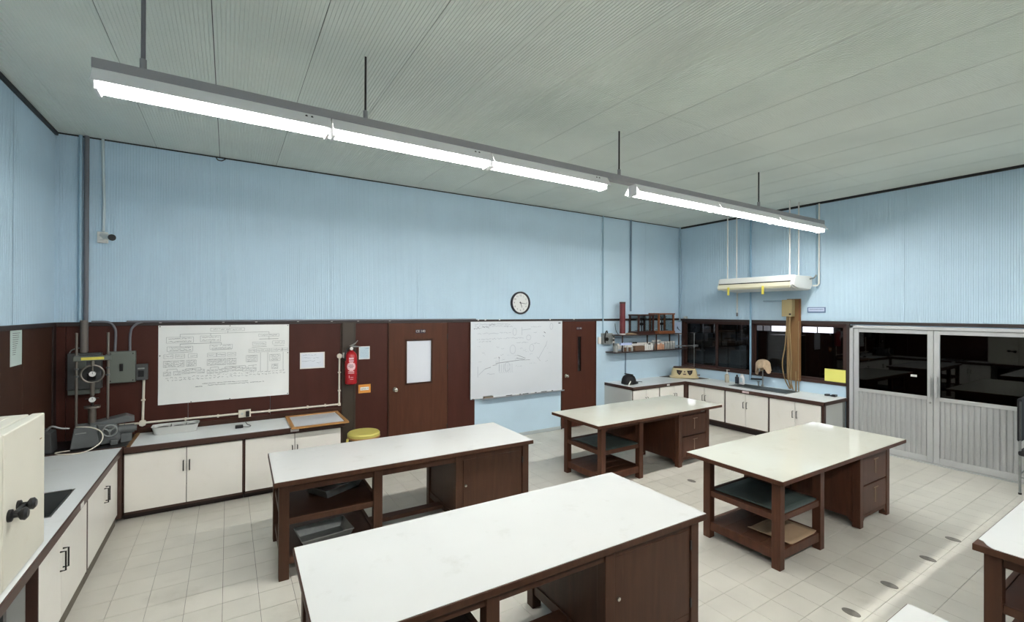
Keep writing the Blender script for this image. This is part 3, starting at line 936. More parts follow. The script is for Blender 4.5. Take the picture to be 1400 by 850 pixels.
def cab_x(label, y0, y1, ysplit, xf, xb, z0=0.11, z1=0.685, s=1, group='base cabinets', zw=0.76, hz=(0.43, 0.555), pl=0.08, pm='toe', sp=-0.012):
    """cabinet whose doors lie in the plane x = xf, facing s*X"""
    L = ((xf + xb) / 2, (y0 + y1) / 2, 0)
    t = thing('base_cabinet', label, 'cabinet', L, 0, group)
    MB().box(xf - s * 0.045, xb, y0 + 0.002, y0 + 0.02, z0 - 0.02, zw - 0.062).box(xf - s * 0.045, xb, y1 - 0.02, y1 - 0.002, z0 - 0.02, zw - 0.062)\
        .box(xf - s * 0.045, xb, y0 + 0.02, y1 - 0.02, z0 - 0.02, z0).build('carcass', 'cab_in', t, world=True)
    MB().box(xf - s * pl, xf - s * (pl + 0.02), y0, y1, 0, z0 - 0.018).build('plinth', pm, t, world=True)
    b = MB()
    b.box(xf - s * 0.045, xf + s * sp, y0, y0 + 0.013, z0 - 0.02, zw - 0.06).box(xf - s * 0.045, xf + s * sp, y1 - 0.013, y1, z0 - 0.02, zw - 0.06)
    b.box(xf - s * 0.045, xf - s * 0.012, y0, y1, z0 - 0.03, z0).box(xf - s * 0.045, xf - s * 0.012, y0, y1, z1 - 0.004, zw - 0.06)
    b.build('face_frame', 'edge', t, world=True)
    for k, (a, c) in enumerate(((y0 + 0.014, ysplit - 0.003), (ysplit + 0.003, y1 - 0.014))):
        d_ = MB().box(xf - s * 0.012, xf + s * 0.006, a, c, z0, z1).build('door', 'cab', t, world=True, bevel=0.002)
        hy = ysplit - 0.03 if k == 0 else ysplit + 0.03
        if s == 1:
            handle_x(d_, xf + 0.006, hy, hz[0], hz[1], L)
        else:
            MB().tube([(xf - 0.006, hy, hz[0]), (xf - 0.034, hy, hz[0]), (xf - 0.034, hy, hz[1]), (xf - 0.006, hy, hz[1])], 0.0055, 6)\
                .xf(Matrix.Translation((-L[0], -L[1], 0))).build('handle', 'dark_metal', d_)
    return t
def cab_y(label, x0, x1, xsplit, yf, yb, z0=0.095, z1=0.68, group='base cabinets', zw=0.76, hz=(0.44, 0.545)):
    L = ((x0 + x1) / 2, (yf + yb) / 2, 0)
    t = thing('base_cabinet', label, 'cabinet', L, 0, group)
    MB().box(x0 + 0.002, x0 + 0.02, yf + 0.045, yb, z0 - 0.02, zw - 0.062).box(x1 - 0.02, x1 - 0.002, yf + 0.045, yb, z0 - 0.02, zw - 0.062)\
        .box(x0 + 0.02, x1 - 0.02, yf + 0.045, yb, z0 - 0.02, z0).build('carcass', 'cab_in', t, world=True)
    MB().box(x0, x1, yf + 0.08, yf + 0.10, 0, z0 - 0.018).build('plinth', 'toe', t, world=True)
    b = MB()
    b.box(x0, x0 + 0.016, yf + 0.012, yf + 0.045, z0 - 0.02, zw - 0.06).box(x1 - 0.016, x1, yf + 0.012, yf + 0.045, z0 - 0.02, zw - 0.06)
    b.box(x0, x1, yf + 0.012, yf + 0.045, z0 - 0.03, z0).box(x0, x1, yf + 0.012, yf + 0.045, z1 - 0.004, zw - 0.06)
    b.build('face_frame', 'edge', t, world=True)
    for k, (a, c) in enumerate(((x0 + 0.014, xsplit - 0.003), (xsplit + 0.003, x1 - 0.014))):
        d_ = MB().box(a, c, yf - 0.006, yf + 0.012, z0, z1).build('door', 'cab', t, world=True, bevel=0.002)
        hx = xsplit - 0.027 if k == 0 else xsplit + 0.027
        handle_y(d_, hx, yf - 0.006, hz[0], hz[1], L)
    return t

XF = -0.935     # door plane of the left counter
cab_x('white two-door base cabinet beside the knee hole, under the left sink', 3.69, 4.775, 4.13, XF, XL + 0.02, pl=0.012, pm=mat('dusty_plinth', (104, 96, 84), 0.7), sp=0.006)
cab_x('white two-door base cabinet of the left counter, nearest the inner corner', 4.785, 5.93, 5.385, XF, XL + 0.02, pl=0.012, pm=MATS['dusty_plinth'], sp=0.006)
YFc = 5.985
cab_y('wide white two-door cabinet below the wall chart, next to the inner corner', -0.90, 0.155, -0.372, YFc, YB - 0.02)
cab_y('white two-door cabinet below the pinned note, next to the yellow stool', 0.158, 1.215, 0.68, YFc, YB - 0.02)
struct_post = tag(MB().box(-0.962, -0.903, 5.935, YFc + 0.02, 0.06, ZW - 0.061).build('corner_post', 'edge'), 'dark brown post in the inner corner of the left counters', 'post')

# end support of the counter, by the knee hole
t = thing('counter_leg_frame', 'grey steel leg frame in the dark knee hole at the lower left', 'frame', (-1.25, 3.2, 0))
MB().box(-0.99, -0.95, 3.28, 3.32, 0, 0.70).box(-1.50, -1.46, 3.28, 3.32, 0, 0.70).box(-0.99, -0.95, 2.50, 2.54, 0, 0.70).box(-1.50, -1.46, 2.50, 2.54, 0, 0.70)\
    .build('legs', 'grey_box_dark', t, world=True)
MB().box(-0.99, -0.95, 2.50, 3.60, 0.64, 0.70).box(-1.50, -1.46, 2.50, 3.60, 0.64, 0.70).build('rails', 'grey_box_dark', t, world=True)
MB().box(-1.0, -0.98, 2.3, 3.35, 0.05, 0.62).build('grey_panel', 'grey_box', t, world=True)
# worktop of the left counter with a sink cut out
SX0, SX1, SY0, SY1 = -1.42, -1.012, 4.22, 4.765
t = thing('worktop', 'pale worktop with brown edging and a sink, along the left wall', 'worktop', (-1.24, 4.2, ZW - 0.06))
b = MB().box(XL + 0.018, -0.905, 2.2, SY0, ZW - 0.012, ZW).box(XL + 0.018, -0.905, SY1, 5.975, ZW - 0.012, ZW)
b.box(XL + 0.018, SX0, SY0, SY1, ZW - 0.012, ZW).box(SX1, -0.905, SY0, SY1, ZW - 0.012, ZW)
b.build('surface', 'ctop', t, world=True)
MB().box(-0.925, -0.895, 2.2, 5.96, ZW - 0.058, ZW - 0.002).build('edging', 'edge', t, world=True, bevel=0.004)
bs = MB().add([(SX0, SY0, ZW), (SX1, SY0, ZW), (SX1, SY1, ZW), (SX0, SY1, ZW), (SX0 + .03, SY0 + .03, ZW - .15), (SX1 - .03, SY0 + .03, ZW - .15),
               (SX1 - .03, SY1 - .03, ZW - .15), (SX0 + .03, SY1 - .03, ZW - .15)],
              [(4, 5, 6, 7), (0, 1, 5, 4), (1, 2, 6, 5), (2, 3, 7, 6), (3, 0, 4, 7)])
# flip so that the inside faces up
sk = bs.build('sink_bowl', 'sink', t, world=True)
so = sk.modifiers.new('thick', 'SOLIDIFY'); so.thickness = 0.003
MB().box(SX0 - .014, SX1 + .014, SY0 - .014, SY0, ZW, ZW + .003).box(SX0 - .014, SX1 + .014, SY1, SY1 + .014, ZW, ZW + .003)\
    .box(SX0 - .014, SX0, SY0, SY1, ZW, ZW + .003).box(SX1, SX1 + .014, SY0, SY1, ZW, ZW + .003).build('sink_rim', 'steel', t, world=True)
MB().box(-0.897, -0.893, 4.42, 4.50, ZW - 0.05, ZW - 0.015).build('label_sticker', 'white', t, world=True)
# black corner base for the machine, framed in wood
t = thing('machine_base', 'black corner base with brown wooden border, under the testing machine', 'base', (-1.2, 6.28, ZW - 0.06))
MB().box(XL + 0.032, -0.87, 6.0, YB - 0.035, ZW - 0.06, ZW).build('black_plate', 'black', t, world=True)
MB().box(XL + 0.032, -0.885, 5.977, 6.0, ZW - 0.06, ZW + 0.006).build('front_border', 'edge', t, world=True, bevel=0.002)
MB().box(-0.87, -0.838, 5.99, YB - 0.035, ZW - 0.06, ZW + 0.007).build('side_border', 'tan', t, world=True, bevel=0.002)
t = thing('worktop', 'pale worktop with brown edging below the wall chart', 'worktop', (0.2, 6.28, ZW - 0.06))
MB().box(-0.836, 1.235, 5.965, YB - 0.035, ZW - 0.012, ZW).build('surface', 'ctop', t, world=True)
MB().box(-0.885, 1.245, 5.945, 5.965, ZW - 0.058, ZW - 0.001).box(1.235, 1.25, 5.945, YB - 0.04, ZW - 0.058, ZW - 0.001).build('edging', 'edge', t, world=True, bevel=0.004)
MB().box(-0.836, 1.235, 5.966, 5.99, ZW - 0.058, ZW - 0.013).build('support_rail', 'edge', t, world=True)

# ---- the big cream oven cabinet at the left edge
t = thing('drying_oven', 'cream steel oven cabinet with black knob handles, standing on the left counter', 'oven', (-1.25, 3.1, ZW))
MB().box(-1.53, -0.985, 2.45, 3.75, ZW + 0.001, 1.534).build('body', 'oven', t, world=True, bevel=0.006)
MB().box(-0.985, -0.975, 2.46, 3.72, ZW + 0.02, 1.51).build('door_seal', 'grey_box', t, world=True)
for y0, y1, hy in ((3.172, 3.755, 3.36), (2.45, 3.166, 3.06)):
    d_ = MB().box(-0.975, -0.92, y0, y1, ZW + 0.012, 1.535).build('door', 'oven', t, world=True, bevel=0.006)
    off = Matrix.Translation((1.25, -3.1, -ZW))
    if hy > 3.2:
        m4 = Matrix.Translation((-0.92, 3.235, 1.12)) @ Matrix.Rotation(R(90), 4, 'Y')
        MB().lathe([(0.03, 0), (0.03, 0.012), (0.014, 0.018), (0.014, 0.035), (0.028, 0.045), (0.032, 0.06), (0.02, 0.07)], n=20).xf(off @ m4).build('knob', 'black', d_, smooth=True)
        m4 = Matrix.Translation((-0.92, 3.35, 1.13)) @ Matrix.Rotation(R(90), 4, 'Y')
        MB().lathe([(0.026, 0), (0.026, 0.012), (0.013, 0.018), (0.013, 0.035), (0.028, 0.045), (0.03, 0.06), (0.018, 0.07)], n=20).xf(off @ m4).build('knob', 'black', d_, smooth=True)
        MB().box(-0.905, -0.885, 3.235, 3.35, 1.112, 1.138).xf(off).build('latch_bar', 'black', d_, bevel=0.005)
        MB().box(-0.9195, -0.918, 3.67, 3.70, 1.395, 1.40).xf(off).build('scratch', 'card', d_)
MB().box(-1.5, -1.05, 2.6, 3.7, 1.534, 1.538).build('top_plate', 'oven', t, world=True)

# ---- compression testing machine
t = thing('testing_machine', 'grey compression testing machine with proving ring and handwheel, in the left corner', 'machine', (-1.18, 6.27, ZW + 0.001), R(8))
# body: slanted housing
MB().prism([(-0.16, 0.008), (0.06, 0.008), (0.035, 0.215), (-0.13, 0.215)], 'y', -0.17, 0.07).build('gearbox', 'machine', t, bevel=0.008)
MB().prism([(0.055, 0.008), (0.20, 0.008), (0.22, 0.06), (0.19, 0.20), (0.04, 0.213)], 'y', -0.12, 0.07).build('drive_housing', 'machine', t, bevel=0.008)
MB().prism([(-0.02, 0.19), (0.33, 0.205), (0.33, 0.24), (0.26, 0.275), (-0.02, 0.225)], 'y', -0.09, 0.09).build('top_bed', 'machine', t, bevel=0.006)
MB().box(0.14, 0.20, -0.17, -0.11, 0.0, 0.05).box(-0.14, -0.09, -0.15, 0.05, 0.0, 0.02).build('foot', 'machine', t, bevel=0.006)
# handwheel facing the room
hw = MB().torus((0.135, -0.185, 0.155), 0.056, 0.009, 'y').cyl((0.135, -0.2, 0.155), (0.135, -0.1, 0.155), 0.014, n=14)
for k in range(3):
    a = R(30 + 120 * k)
    hw.cyl((0.135, -0.185, 0.155), (0.135 + 0.056 * math.cos(a), -0.185, 0.155 + 0.056 * math.sin(a)), 0.007, n=8)
hw.build('handwheel', 'steel_dull', t, smooth=True)
MB().cyl((0.20, -0.06, 0.13), (0.33, -0.06, 0.13), 0.045, n=20).cyl((0.33, -0.06, 0.13), (0.35, -0.06, 0.13), 0.03, n=20).cyl((0.245, -0.06, 0.13), (0.255, -0.06, 0.13), 0.05, n=20).build('motor', 'machine', t, smooth=True)
MB().box(0.22, 0.31, -0.09, -0.03, 0.0, 0.09).build('motor_mount', 'machine', t)
# columns, crosshead and load train
for x in (-0.125, 0.115):
    MB().cyl((x, 0, 0.20), (x, 0, 1.15), 0.0115, n=14).build('column', 'machine_rod', t, smooth=True)
    MB().cyl((x, 0, 0.86), (x, 0, 0.92), 0.022, n=6).cyl((x, 0, 0.775), (x, 0, 0.79), 0.019, n=6).cyl((x, 0, 0.70), (x, 0, 0.715), 0.019, n=6).build('nut', 'machine', t)
cb = MB().box(-0.15, 0.14, -0.03, 0.03, 0.862, 0.91).build('crosshead', 'grey_box', t, bevel=0.004)
MB().box(-0.09, 0.085, -0.0325, -0.03, 0.872, 0.90).build('yellow_label', 'ribbon', cb)
MB().torus((-0.005, 0, 0.725), 0.088, 0.009, 'y', 40, 8).build('proving_ring', 'machine_rod', t, smooth=True)
MB().cyl((-0.005, 0, 0.81), (-0.005, 0, 0.865), 0.016, n=12).cyl((-0.005, 0, 0.735), (-0.005, 0, 0.80), 0.007, n=8).cyl((-0.005, 0, 0.50), (-0.005, 0, 0.635), 0.016, 0.022, n=14).build('load_rod', 'machine_rod', t, smooth=True)
for z in (0.725, 0.462):
    g_ = MB().cyl((-0.005, -0.015, z), (-0.005, 0.015, z), 0.03, n=24).build('dial_gauge', 'dark_metal', t, smooth=True)
    MB().cyl((-0.005, -0.017, z), (-0.005, -0.0151, z), 0.027, n=24).build('dial_face', 'foil', g_, smooth=True)
    MB().box(-0.007, -0.003, -0.0185, -0.0172, z, z + 0.02).build('needle', 'ink_dark', g_)
MB().box(-0.06, 0.045, -0.01, 0.01, 0.468, 0.474).cyl((-0.005, 0, 0.395), (-0.005, 0, 0.45), 0.012, n=10).build('gauge_bracket', 'dark_metal', t)
MB().cyl((-0.005, 0, 0.375), (-0.005, 0, 0.397), 0.064, n=28).cyl((-0.005, 0, 0.22), (-0.005, 0, 0.376), 0.033, n=20).build('platen', 'machine_rod', t, smooth=True)
MB().box(-0.12, -0.04, -0.1755, -0.17, 0.155, 0.165).build('name_strip', 'steel', t)

o = MB()
pts = []
for k in range(25):
    a = k / 24
    ang = R(120) - a * R(300)
    pts.append((-1.20 + 0.13 * math.cos(ang), 6.03 - 0.012 * math.sin(a * 3), ZW + 0.115 + 0.105 * math.sin(ang)))
pts = [(-1.30, 6.0 + 0.02, ZW + 0.018)] + [(-1.40, 6.01, ZW + 0.014), (-1.33, 5.94, ZW + 0.008), (-1.18, 5.93, ZW + 0.010), (-1.09, 6.0, ZW + 0.05), (-1.06, 6.03, ZW + 0.11),
       (-1.08, 6.05, ZW + 0.17), (-1.15, 6.06, ZW + 0.215), (-1.22, 6.07, ZW + 0.228), (-1.27, 6.10, ZW + 0.225)]
def smooth_path(p, n=6):
    P_ = [Vector(q) for q in p]
    out = []
    for i in range(len(P_) - 1):
        p0, p1, p2, p3 = P_[max(i - 1, 0)], P_[i], P_[i + 1], P_[min(i + 2, len(P_) - 1)]
        for k in range(n):
            u = k / n
            out.append(0.5 * ((2 * p1) + (-p0 + p2) * u + (2 * p0 - 5 * p1 + 4 * p2 - p3) * u * u + (-p0 + 3 * p1 - 3 * p2 + p3) * u ** 3))
    out.append(P_[-1])
    return out
tag(MB().tube(smooth_path(pts), 0.0055, 8).build('power_cable', 'conduit', smooth=True), 'cream cable looped over the front of the testing machine', 'cable')
t = thing('transformer_box', 'small grey box with a hose, half hidden behind the cream oven', 'box', (-1.49, 6.2, ZW))
MB().prism([(-1.545, ZW), (-1.44, ZW), (-1.45, ZW + 0.19), (-1.535, ZW + 0.22)], 'y', 6.08, 6.26).build('housing', 'grey_box_dark', t, world=True, bevel=0.004)
MB().tube(smooth_path([(-1.50, 6.15, ZW + 0.20), (-1.46, 6.15, ZW + 0.245), (-1.40, 6.17, ZW + 0.215), (-1.34, 6.19, ZW + 0.20)]), 0.010, 8).build('hose', 'steel_dull', t, world=True, smooth=True)

# ---- on the back-left counter
t = thing('metal_pan', 'long pale enamel pan with compartments on the counter below the chart', 'pan', (-0.5, 6.44, ZW))
b = MB()
n = 28
def stad(w_, d_, z):
    out = []
    for i in range(n):
        a = 2 * math.pi * i / n
        c, s_ = math.cos(a), math.sin(a)
        e = 0.35
        out.append((w_ * abs(c) ** e * (1 if c >= 0 else -1), d_ * abs(s_) ** e * (1 if s_ >= 0 else -1), z))
    return out
rings = [stad(0.195, 0.09, 0.002), stad(0.215, 0.105, 0.085), stad(0.222, 0.11, 0.088), stad(0.205, 0.096, 0.083), stad(0.19, 0.086, 0.02)]
vs_ = [p for r_ in rings for p in r_]
fs_ = []
for k in range(len(rings) - 1):
    for i in range(n):
        fs_.append((k * n + i, k * n + (i + 1) % n, (k + 1) * n + (i + 1) % n, (k + 1) * n + i))
fs_ += [tuple(reversed(range(n))), tuple(range((len(rings) - 1) * n, len(rings) * n))]
b.add(vs_, fs_)
b.build('pan_body', mat('pale_enamel', (206, 208, 204), 0.35), t, smooth=True)
MB().box(-0.05, -0.044, -0.085, 0.085, 0.02, 0.08).box(0.09, 0.096, -0.085, 0.085, 0.02, 0.08).build('divider', 'steel_dull', t)
for x, r_ in ((-0.12, 0.05), (0.025, 0.045), (0.145, 0.04)):
    MB().lathe([(r_, 0.02), (r_, 0.07), (r_ * 0.6, 0.075)], (x, 0, 0), 18).build('tin_lid', 'steel_dull', t, smooth=True)
t = thing('power_adapter', 'small black power adapter with a lead on the counter', 'adapter', (0.12, 6.26, ZW))
MB().box(0.075, 0.155, 6.235, 6.285, ZW + 0.001, ZW + 0.035).build('block', 'black', t, world=True, bevel=0.004)
MB().tube(smooth_path([(0.155, 6.26, ZW + 0.012), (0.21, 6.25, ZW + 0.005), (0.235, 6.30, ZW + 0.005), (0.20, 6.40, ZW + 0.006), (0.185, 6.50, ZW + 0.02)]), 0.0035, 6).build('lead', 'black', t, world=True)
t = thing('framed_board', 'white board with an oak frame lying on the counter end', 'board', (0.95, 6.2, ZW))
fx0, fx1, fy0, fy1 = 0.63, 1.275, 5.85, 6.55
MB().box(fx0 + .03, fx1 - .03, fy0 + .03, fy1 - .03, ZW + 0.001, ZW + 0.012).build('panel', 'wb', t, world=True)
for q in ((fx0, fx0 + .04, fy0, fy1), (fx1 - .04, fx1, fy0, fy1), (fx0 + .04, fx1 - .04, fy0, fy0 + .04), (fx0 + .04, fx1 - .04, fy1 - .04, fy1)):
    MB().box(*q, ZW + 0.001, ZW + 0.022).build('frame_rail', 'oak', t, world=True, bevel=0.002)
tag(box(0.63, 0.72, 5.938, 5.944, ZW - 0.045, ZW - 0.012).build('label_card', 'white'), 'small white label on the counter edge below the framed board', 'label')

# ---- stool
t = thing('stool', 'round yellow vinyl stool between the counter end and the door', 'stool', (1.52, 6.12, 0))
MB().lathe([(0.19, 0.50), (0.205, 0.515), (0.205, 0.545), (0.19, 0.56), (0.10, 0.566), (0.0001, 0.567)], n=32).build('seat', 'yellow', t, smooth=True)
MB().lathe([(0.205, 0.49), (0.21, 0.50), (0.205, 0.512), (0.15, 0.512)], n=32).build('seat_rim', 'oak', t, smooth=True)
for k in range(4):
    a = R(45 + 90 * k)
    MB().cyl((0.13 * math.cos(a), 0.13 * math.sin(a), 0.5), (0.19 * math.cos(a), 0.19 * math.sin(a), 0.0), 0.012, n=10).build('leg', 'dark_metal', t, smooth=True)
MB().torus((0, 0, 0.2), 0.165, 0.008, 'z').build('foot_ring', 'dark_metal', t, smooth=True)
MB().prism([(-0.2, 0.505), (-0.225, 0.50), (-0.235, 0.42), (-0.215, 0.40), (-0.205, 0.46)], 'y', -0.05, -0.02).build('torn_flap', 'yellow', t)

# ================================================================== RIGHT-HAND COUNTERS
ZR = 0.775
XFr = 7.745
cab_x('white two-door cabinet of the window counter, nearest the inner corner', 5.035, 5.82, 5.455, XFr, XR - 0.02, 0.13, 0.706, -1, zw=ZR, hz=(0.455, 0.56))
cab_x('white two-door cabinet under the window sink, middle of three', 4.235, 5.03, 4.639, XFr, XR - 0.02, 0.13, 0.706, -1, zw=ZR, hz=(0.455, 0.56))
cab_x('white two-door cabinet of the window counter, nearest the double door', 3.42, 4.23, 3.813, XFr, XR - 0.02, 0.13, 0.706, -1, zw=ZR, hz=(0.455, 0.56))
cab_y('white cabinet at the free end of the corner counter, below the black helmet', 6.262, 6.98, 6.613, 5.885, YB - 0.02, 0.13, 0.706, zw=ZR, hz=(0.455, 0.56))
cab_y('white cabinet of the corner counter below the wall shelf', 6.985, 7.70, 7.415, 5.885, YB - 0.02, 0.13, 0.706, zw=ZR, hz=(0.455, 0.56))
tag(MB().box(7.705, 7.80, 5.826, 5.93, 0.09, ZR - 0.061).build('corner_post', 'edge'), 'dark brown post in the inner corner of the window counter', 'post')
tag(MB().box(6.238, 6.26, 5.90, YB - 0.014, 0.0, ZR - 0.061).build('end_panel', 'cab_in'), 'grey-white end panel of the corner counter beside the narrow door', 'panel')
t = thing('end_panel', 'pale end panel of the window counter beside the double door', 'panel', (8.1, 3.405, 0))
MB().box(7.80, 8.36, 3.395, 3.417, 0.0, ZR - 0.061).build('sheet', 'cab_in', t, world=True)
MB().box(7.735, 7.80, 3.39, 3.418, 0.0, ZR - 0.061).build('front_stile', 'edge', t, world=True)
MB().box(8.36, 8.44, 3.39, 3.417, 0.0, ZR - 0.061).build('rear_stile', 'steel_dull', t, world=True)
# L-shaped worktop, sink cut out
KX0, KX1, KY0, KY1 = 7.98, 8.37, 4.08, 5.08
t = thing('worktop', 'L-shaped pale worktop with brown edging under the windows', 'worktop', (7.6, 5.2, ZR - 0.06))
b = MB().box(6.25, XR - 0.014, 5.87, YB - 0.014, ZR - 0.012, ZR)
b.box(7.73, XR - 0.014, KY1, 5.87, ZR - 0.012, ZR).box(7.73, XR - 0.014, 3.385, KY0, ZR - 0.012, ZR)
b.box(7.73, KX0, KY0, KY1, ZR - 0.012, ZR).box(KX1, XR - 0.014, KY0, KY1, ZR - 0.012, ZR)
b.build('surface', 'ctop', t, world=True)
MB().box(6.235, 7.73, 5.855, 5.872, ZR - 0.055, ZR - 0.001).box(6.235, 6.252, 5.855, YB - 0.014, ZR - 0.055, ZR - 0.001)\
    .box(7.713, 7.732, 3.37, 5.872, ZR - 0.055, ZR - 0.001).box(7.713, XR - 0.014, 3.37, 3.387, ZR - 0.055, ZR - 0.001).build('edging', 'edge', t, world=True, bevel=0.003)
MB().box(7.16, 7.235, 5.852, 5.855, ZR - 0.045, ZR - 0.015).build('edge_label', 'white', t, world=True)
MB().box(7.709, 7.713, 4.56, 4.68, ZR - 0.045, ZR - 0.013).build('edge_label', mat('pinkish_label', (226, 206, 204), 0.6), t, world=True)
# steel sink: flange, bowl and drainer
fl = MB()
bx0, bx1, by0, by1 = 8.04, 8.33, 4.62, 5.02
fl.box(KX0 - .02, KX1 + .02, KY1 - .06, KY1 + .02, ZR, ZR + .006).box(KX0 - .02, KX1 + .02, KY0 - .02, by0, ZR, ZR + .006)
fl.box(KX0 - .02, bx0, by0, KY1 - .06, ZR, ZR + .006).box(bx1, KX1 + .02, by0, KY1 - .06, ZR, ZR + .006)
fl.build('sink_flange', 'sink', t, world=True, bevel=0.002)
bo = MB().add([(bx0, by0, ZR + .004), (bx1, by0, ZR + .004), (bx1, by1, ZR + .004), (bx0, by1, ZR + .004), (bx0 + .03, by0 + .03, ZR - .16),
               (bx1 - .03, by0 + .03, ZR - .16), (bx1 - .03, by1 - .03, ZR - .16), (bx0 + .03, by1 - .03, ZR - .16)],
              [(4, 5, 6, 7), (0, 1, 5, 4), (1, 2, 6, 5), (2, 3, 7, 6), (3, 0, 4, 7)]).build('sink_bowl', 'sink', t, world=True)
m_ = bo.modifiers.new('thick', 'SOLIDIFY'); m_.thickness = 0.003
rg = MB()
for k in range(7):
    yy = 4.14 + k * 0.06
    rg.box(8.0, 8.34, yy, yy + 0.012, ZR + .006, ZR + .010)
rg.build('drainer_rib', 'sink', t, world=True)

# tap with a towel over it
t = thing('tap', 'steel tap behind the window sink', 'tap', (8.43, 4.72, ZR))
MB().cyl((8.43, 4.72, ZR), (8.43, 4.72, ZR + 0.03), 0.025, n=16).tube(smooth_path([(8.43, 4.72, ZR + .02), (8.43, 4.72, ZR + .30), (8.41, 4.72, ZR + .36), (8.34, 4.71, ZR + .38), (8.29, 4.70, ZR + .34), (8.28, 4.70, ZR + .28)]), 0.011, 10).build('spout', 'steel', t, world=True, smooth=True)
MB().cyl((8.43, 4.80, ZR), (8.43, 4.80, ZR + 0.07), 0.012, n=12).box(8.40, 8.46, 4.792, 4.808, ZR + 0.07, ZR + 0.085).build('valve', 'steel', t, world=True)
# draped towel: a folded hood hanging over the spout
rings = []
nn = 40
for k in range(13):
    v = k / 12
    ph = min(1.0, v * 2.2 + 0.03) * math.pi / 2
    rr = math.sin(ph)
    z = 1.285 - 0.085 * (1 - math.cos(ph)) - 0.19 * max(0.0, v - 0.4)
    ring = []
    for i in range(nn):
        a = 2 * math.pi * i / nn
        fold = 1 + (0.10 * math.sin(a * 7 + v * 2) + 0.06 * math.sin(a * 11 + 1.3)) * v
        dz = -0.02 * v * math.sin(a) + 0.06 * v * v * math.cos(a * 2 + 0.6) - 0.02 * v * math.sin(a * 5)
        ring.append((8.37 + 0.075 * rr * fold * math.cos(a) - 0.03 * v, 4.685 + 0.13 * rr * fold * math.sin(a) - 0.03 * v, z + dz))
    rings.append(ring)
vs_ = [p for r_ in rings for p in r_]
fs_ = [tuple(range(nn))]
for k in range(12):
    for i in range(nn):
        fs_.append((k * nn + i, k * nn + (i + 1) % nn, (k + 1) * nn + (i + 1) % nn, (k + 1) * nn + i))
o = MB().add(vs_, fs_).build('towel', 'cloth', smooth=True)
m_ = o.modifiers.new('thick', 'SOLIDIFY'); m_.thickness = 0.006
tag(o, 'beige crumpled towel hung over the tap at the window sink', 'towel')

# bottles by the sink
t = thing('soap_dispenser', 'clear pump soap bottle with a white pump, left of the sink bottles', 'bottle', (8.3, 5.35, ZR), 0, 'bottles by the sink')
MB().lathe([(0.036, 0), (0.04, 0.01), (0.04, 0.13), (0.03, 0.155), (0.014, 0.165), (0.014, 0.175)], n=20).build('bottle_body', mat('cloudy_soap', (176, 170, 154), 0.2), t, smooth=True)
MB().lathe([(0.018, 0.17), (0.018, 0.19), (0.006, 0.195), (0.006, 0.235), (0.014, 0.238), (0.014, 0.25)], n=14).box(-0.008, 0.0, -0.055, 0.0, 0.24, 0.25).build('pump', 'white', t)
t = thing('shampoo_bottle', 'dark blue-black flat bottle between the soap pump and the white bottle', 'bottle', (8.31, 5.15, ZR), 0, 'bottles by the sink')
MB().lathe([(0.03, 0), (0.038, 0.01), (0.038, 0.12), (0.03, 0.135)], n=20, sx=0.7).build('bottle_body', mat('navy_plastic', (34, 38, 50), 0.3), t, smooth=True)
MB().lathe([(0.016, 0.135), (0.016, 0.17), (0.01, 0.172)], n=14).build('cap', 'black', t, smooth=True)
t = thing('lotion_bottle', 'white oval bottle nearest the window sink', 'bottle', (8.28, 5.03, ZR), 0, 'bottles by the sink')
MB().lathe([(0.035, 0), (0.048, 0.015), (0.052, 0.07), (0.05, 0.13), (0.036, 0.17), (0.02, 0.18)], n=24, sx=0.6).build('bottle_body', mat('white_bottle', (236, 236, 238), 0.25), t, smooth=True)
MB().lathe([(0.026, 0.178), (0.026, 0.196), (0.015, 0.2)], n=14, sx=0.7).build('cap', 'white', t, smooth=True)
MB().box(-0.034, -0.0325, -0.02, 0.02, 0.05, 0.13).build('print', 'paper_blue', t)

# centrifuge on a dark mat in the corner
tag(MB().prism([(7.78, 6.56), (8.2, 6.56), (8.42, 6.2), (8.40, 5.82), (8.05, 5.93)], 'z', ZR + 0.0005, ZR + 0.005).build('dark_mat', mat('dark_mat_rubber', (92, 88, 84), 0.7)), 'dark mat under the beige centrifuge in the counter corner', 'mat')
t = thing('centrifuge', 'beige benchtop centrifuge with two dark triangular openings, in the window corner', 'centrifuge', (8.10, 6.19, ZR + 0.005), R(-48))
def rrect(w_, d_, z, e=0.28, n=36):
    out = []
    for i in range(n):
        a = 2 * math.pi * i / n
        c, s_ = math.cos(a), math.sin(a)
        out.append((w_ * abs(c) ** e * (1 if c >= 0 else -1), d_ * abs(s_) ** e * (1 if s_ >= 0 else -1), z))
    return out
def loft(rings):
    n = len(rings[0])
    vs_ = [p for r_ in rings for p in r_]
    fs_ = []
    for k in range(len(rings) - 1):
        for i in range(n):
            fs_.append((k * n + i, k * n + (i + 1) % n, (k + 1) * n + (i + 1) % n, (k + 1) * n + i))
    fs_ += [tuple(reversed(range(n))), tuple(range((len(rings) - 1) * n, len(rings) * n))]
    return MB().add(vs_, fs_)
loft([rrect(0.262, 0.152, 0.0, 0.5), rrect(0.285, 0.172, 0.012, 0.5), rrect(0.285, 0.172, 0.028, 0.5), rrect(0.262, 0.152, 0.04, 0.5)]).build('base', 'centri', t, smooth=True)
loft([rrect(0.256, 0.15, 0.04, 0.4), rrect(0.248, 0.145, 0.12, 0.4), rrect(0.225, 0.13, 0.195, 0.42), rrect(0.20, 0.115, 0.205, 0.45)]).build('body', 'centri', t, smooth=True)
loft([rrect(0.21, 0.12, 0.204, 0.45), rrect(0.215, 0.125, 0.212, 0.45), rrect(0.20, 0.115, 0.226, 0.45)]).build('lid', 'centri_top', t, smooth=True)
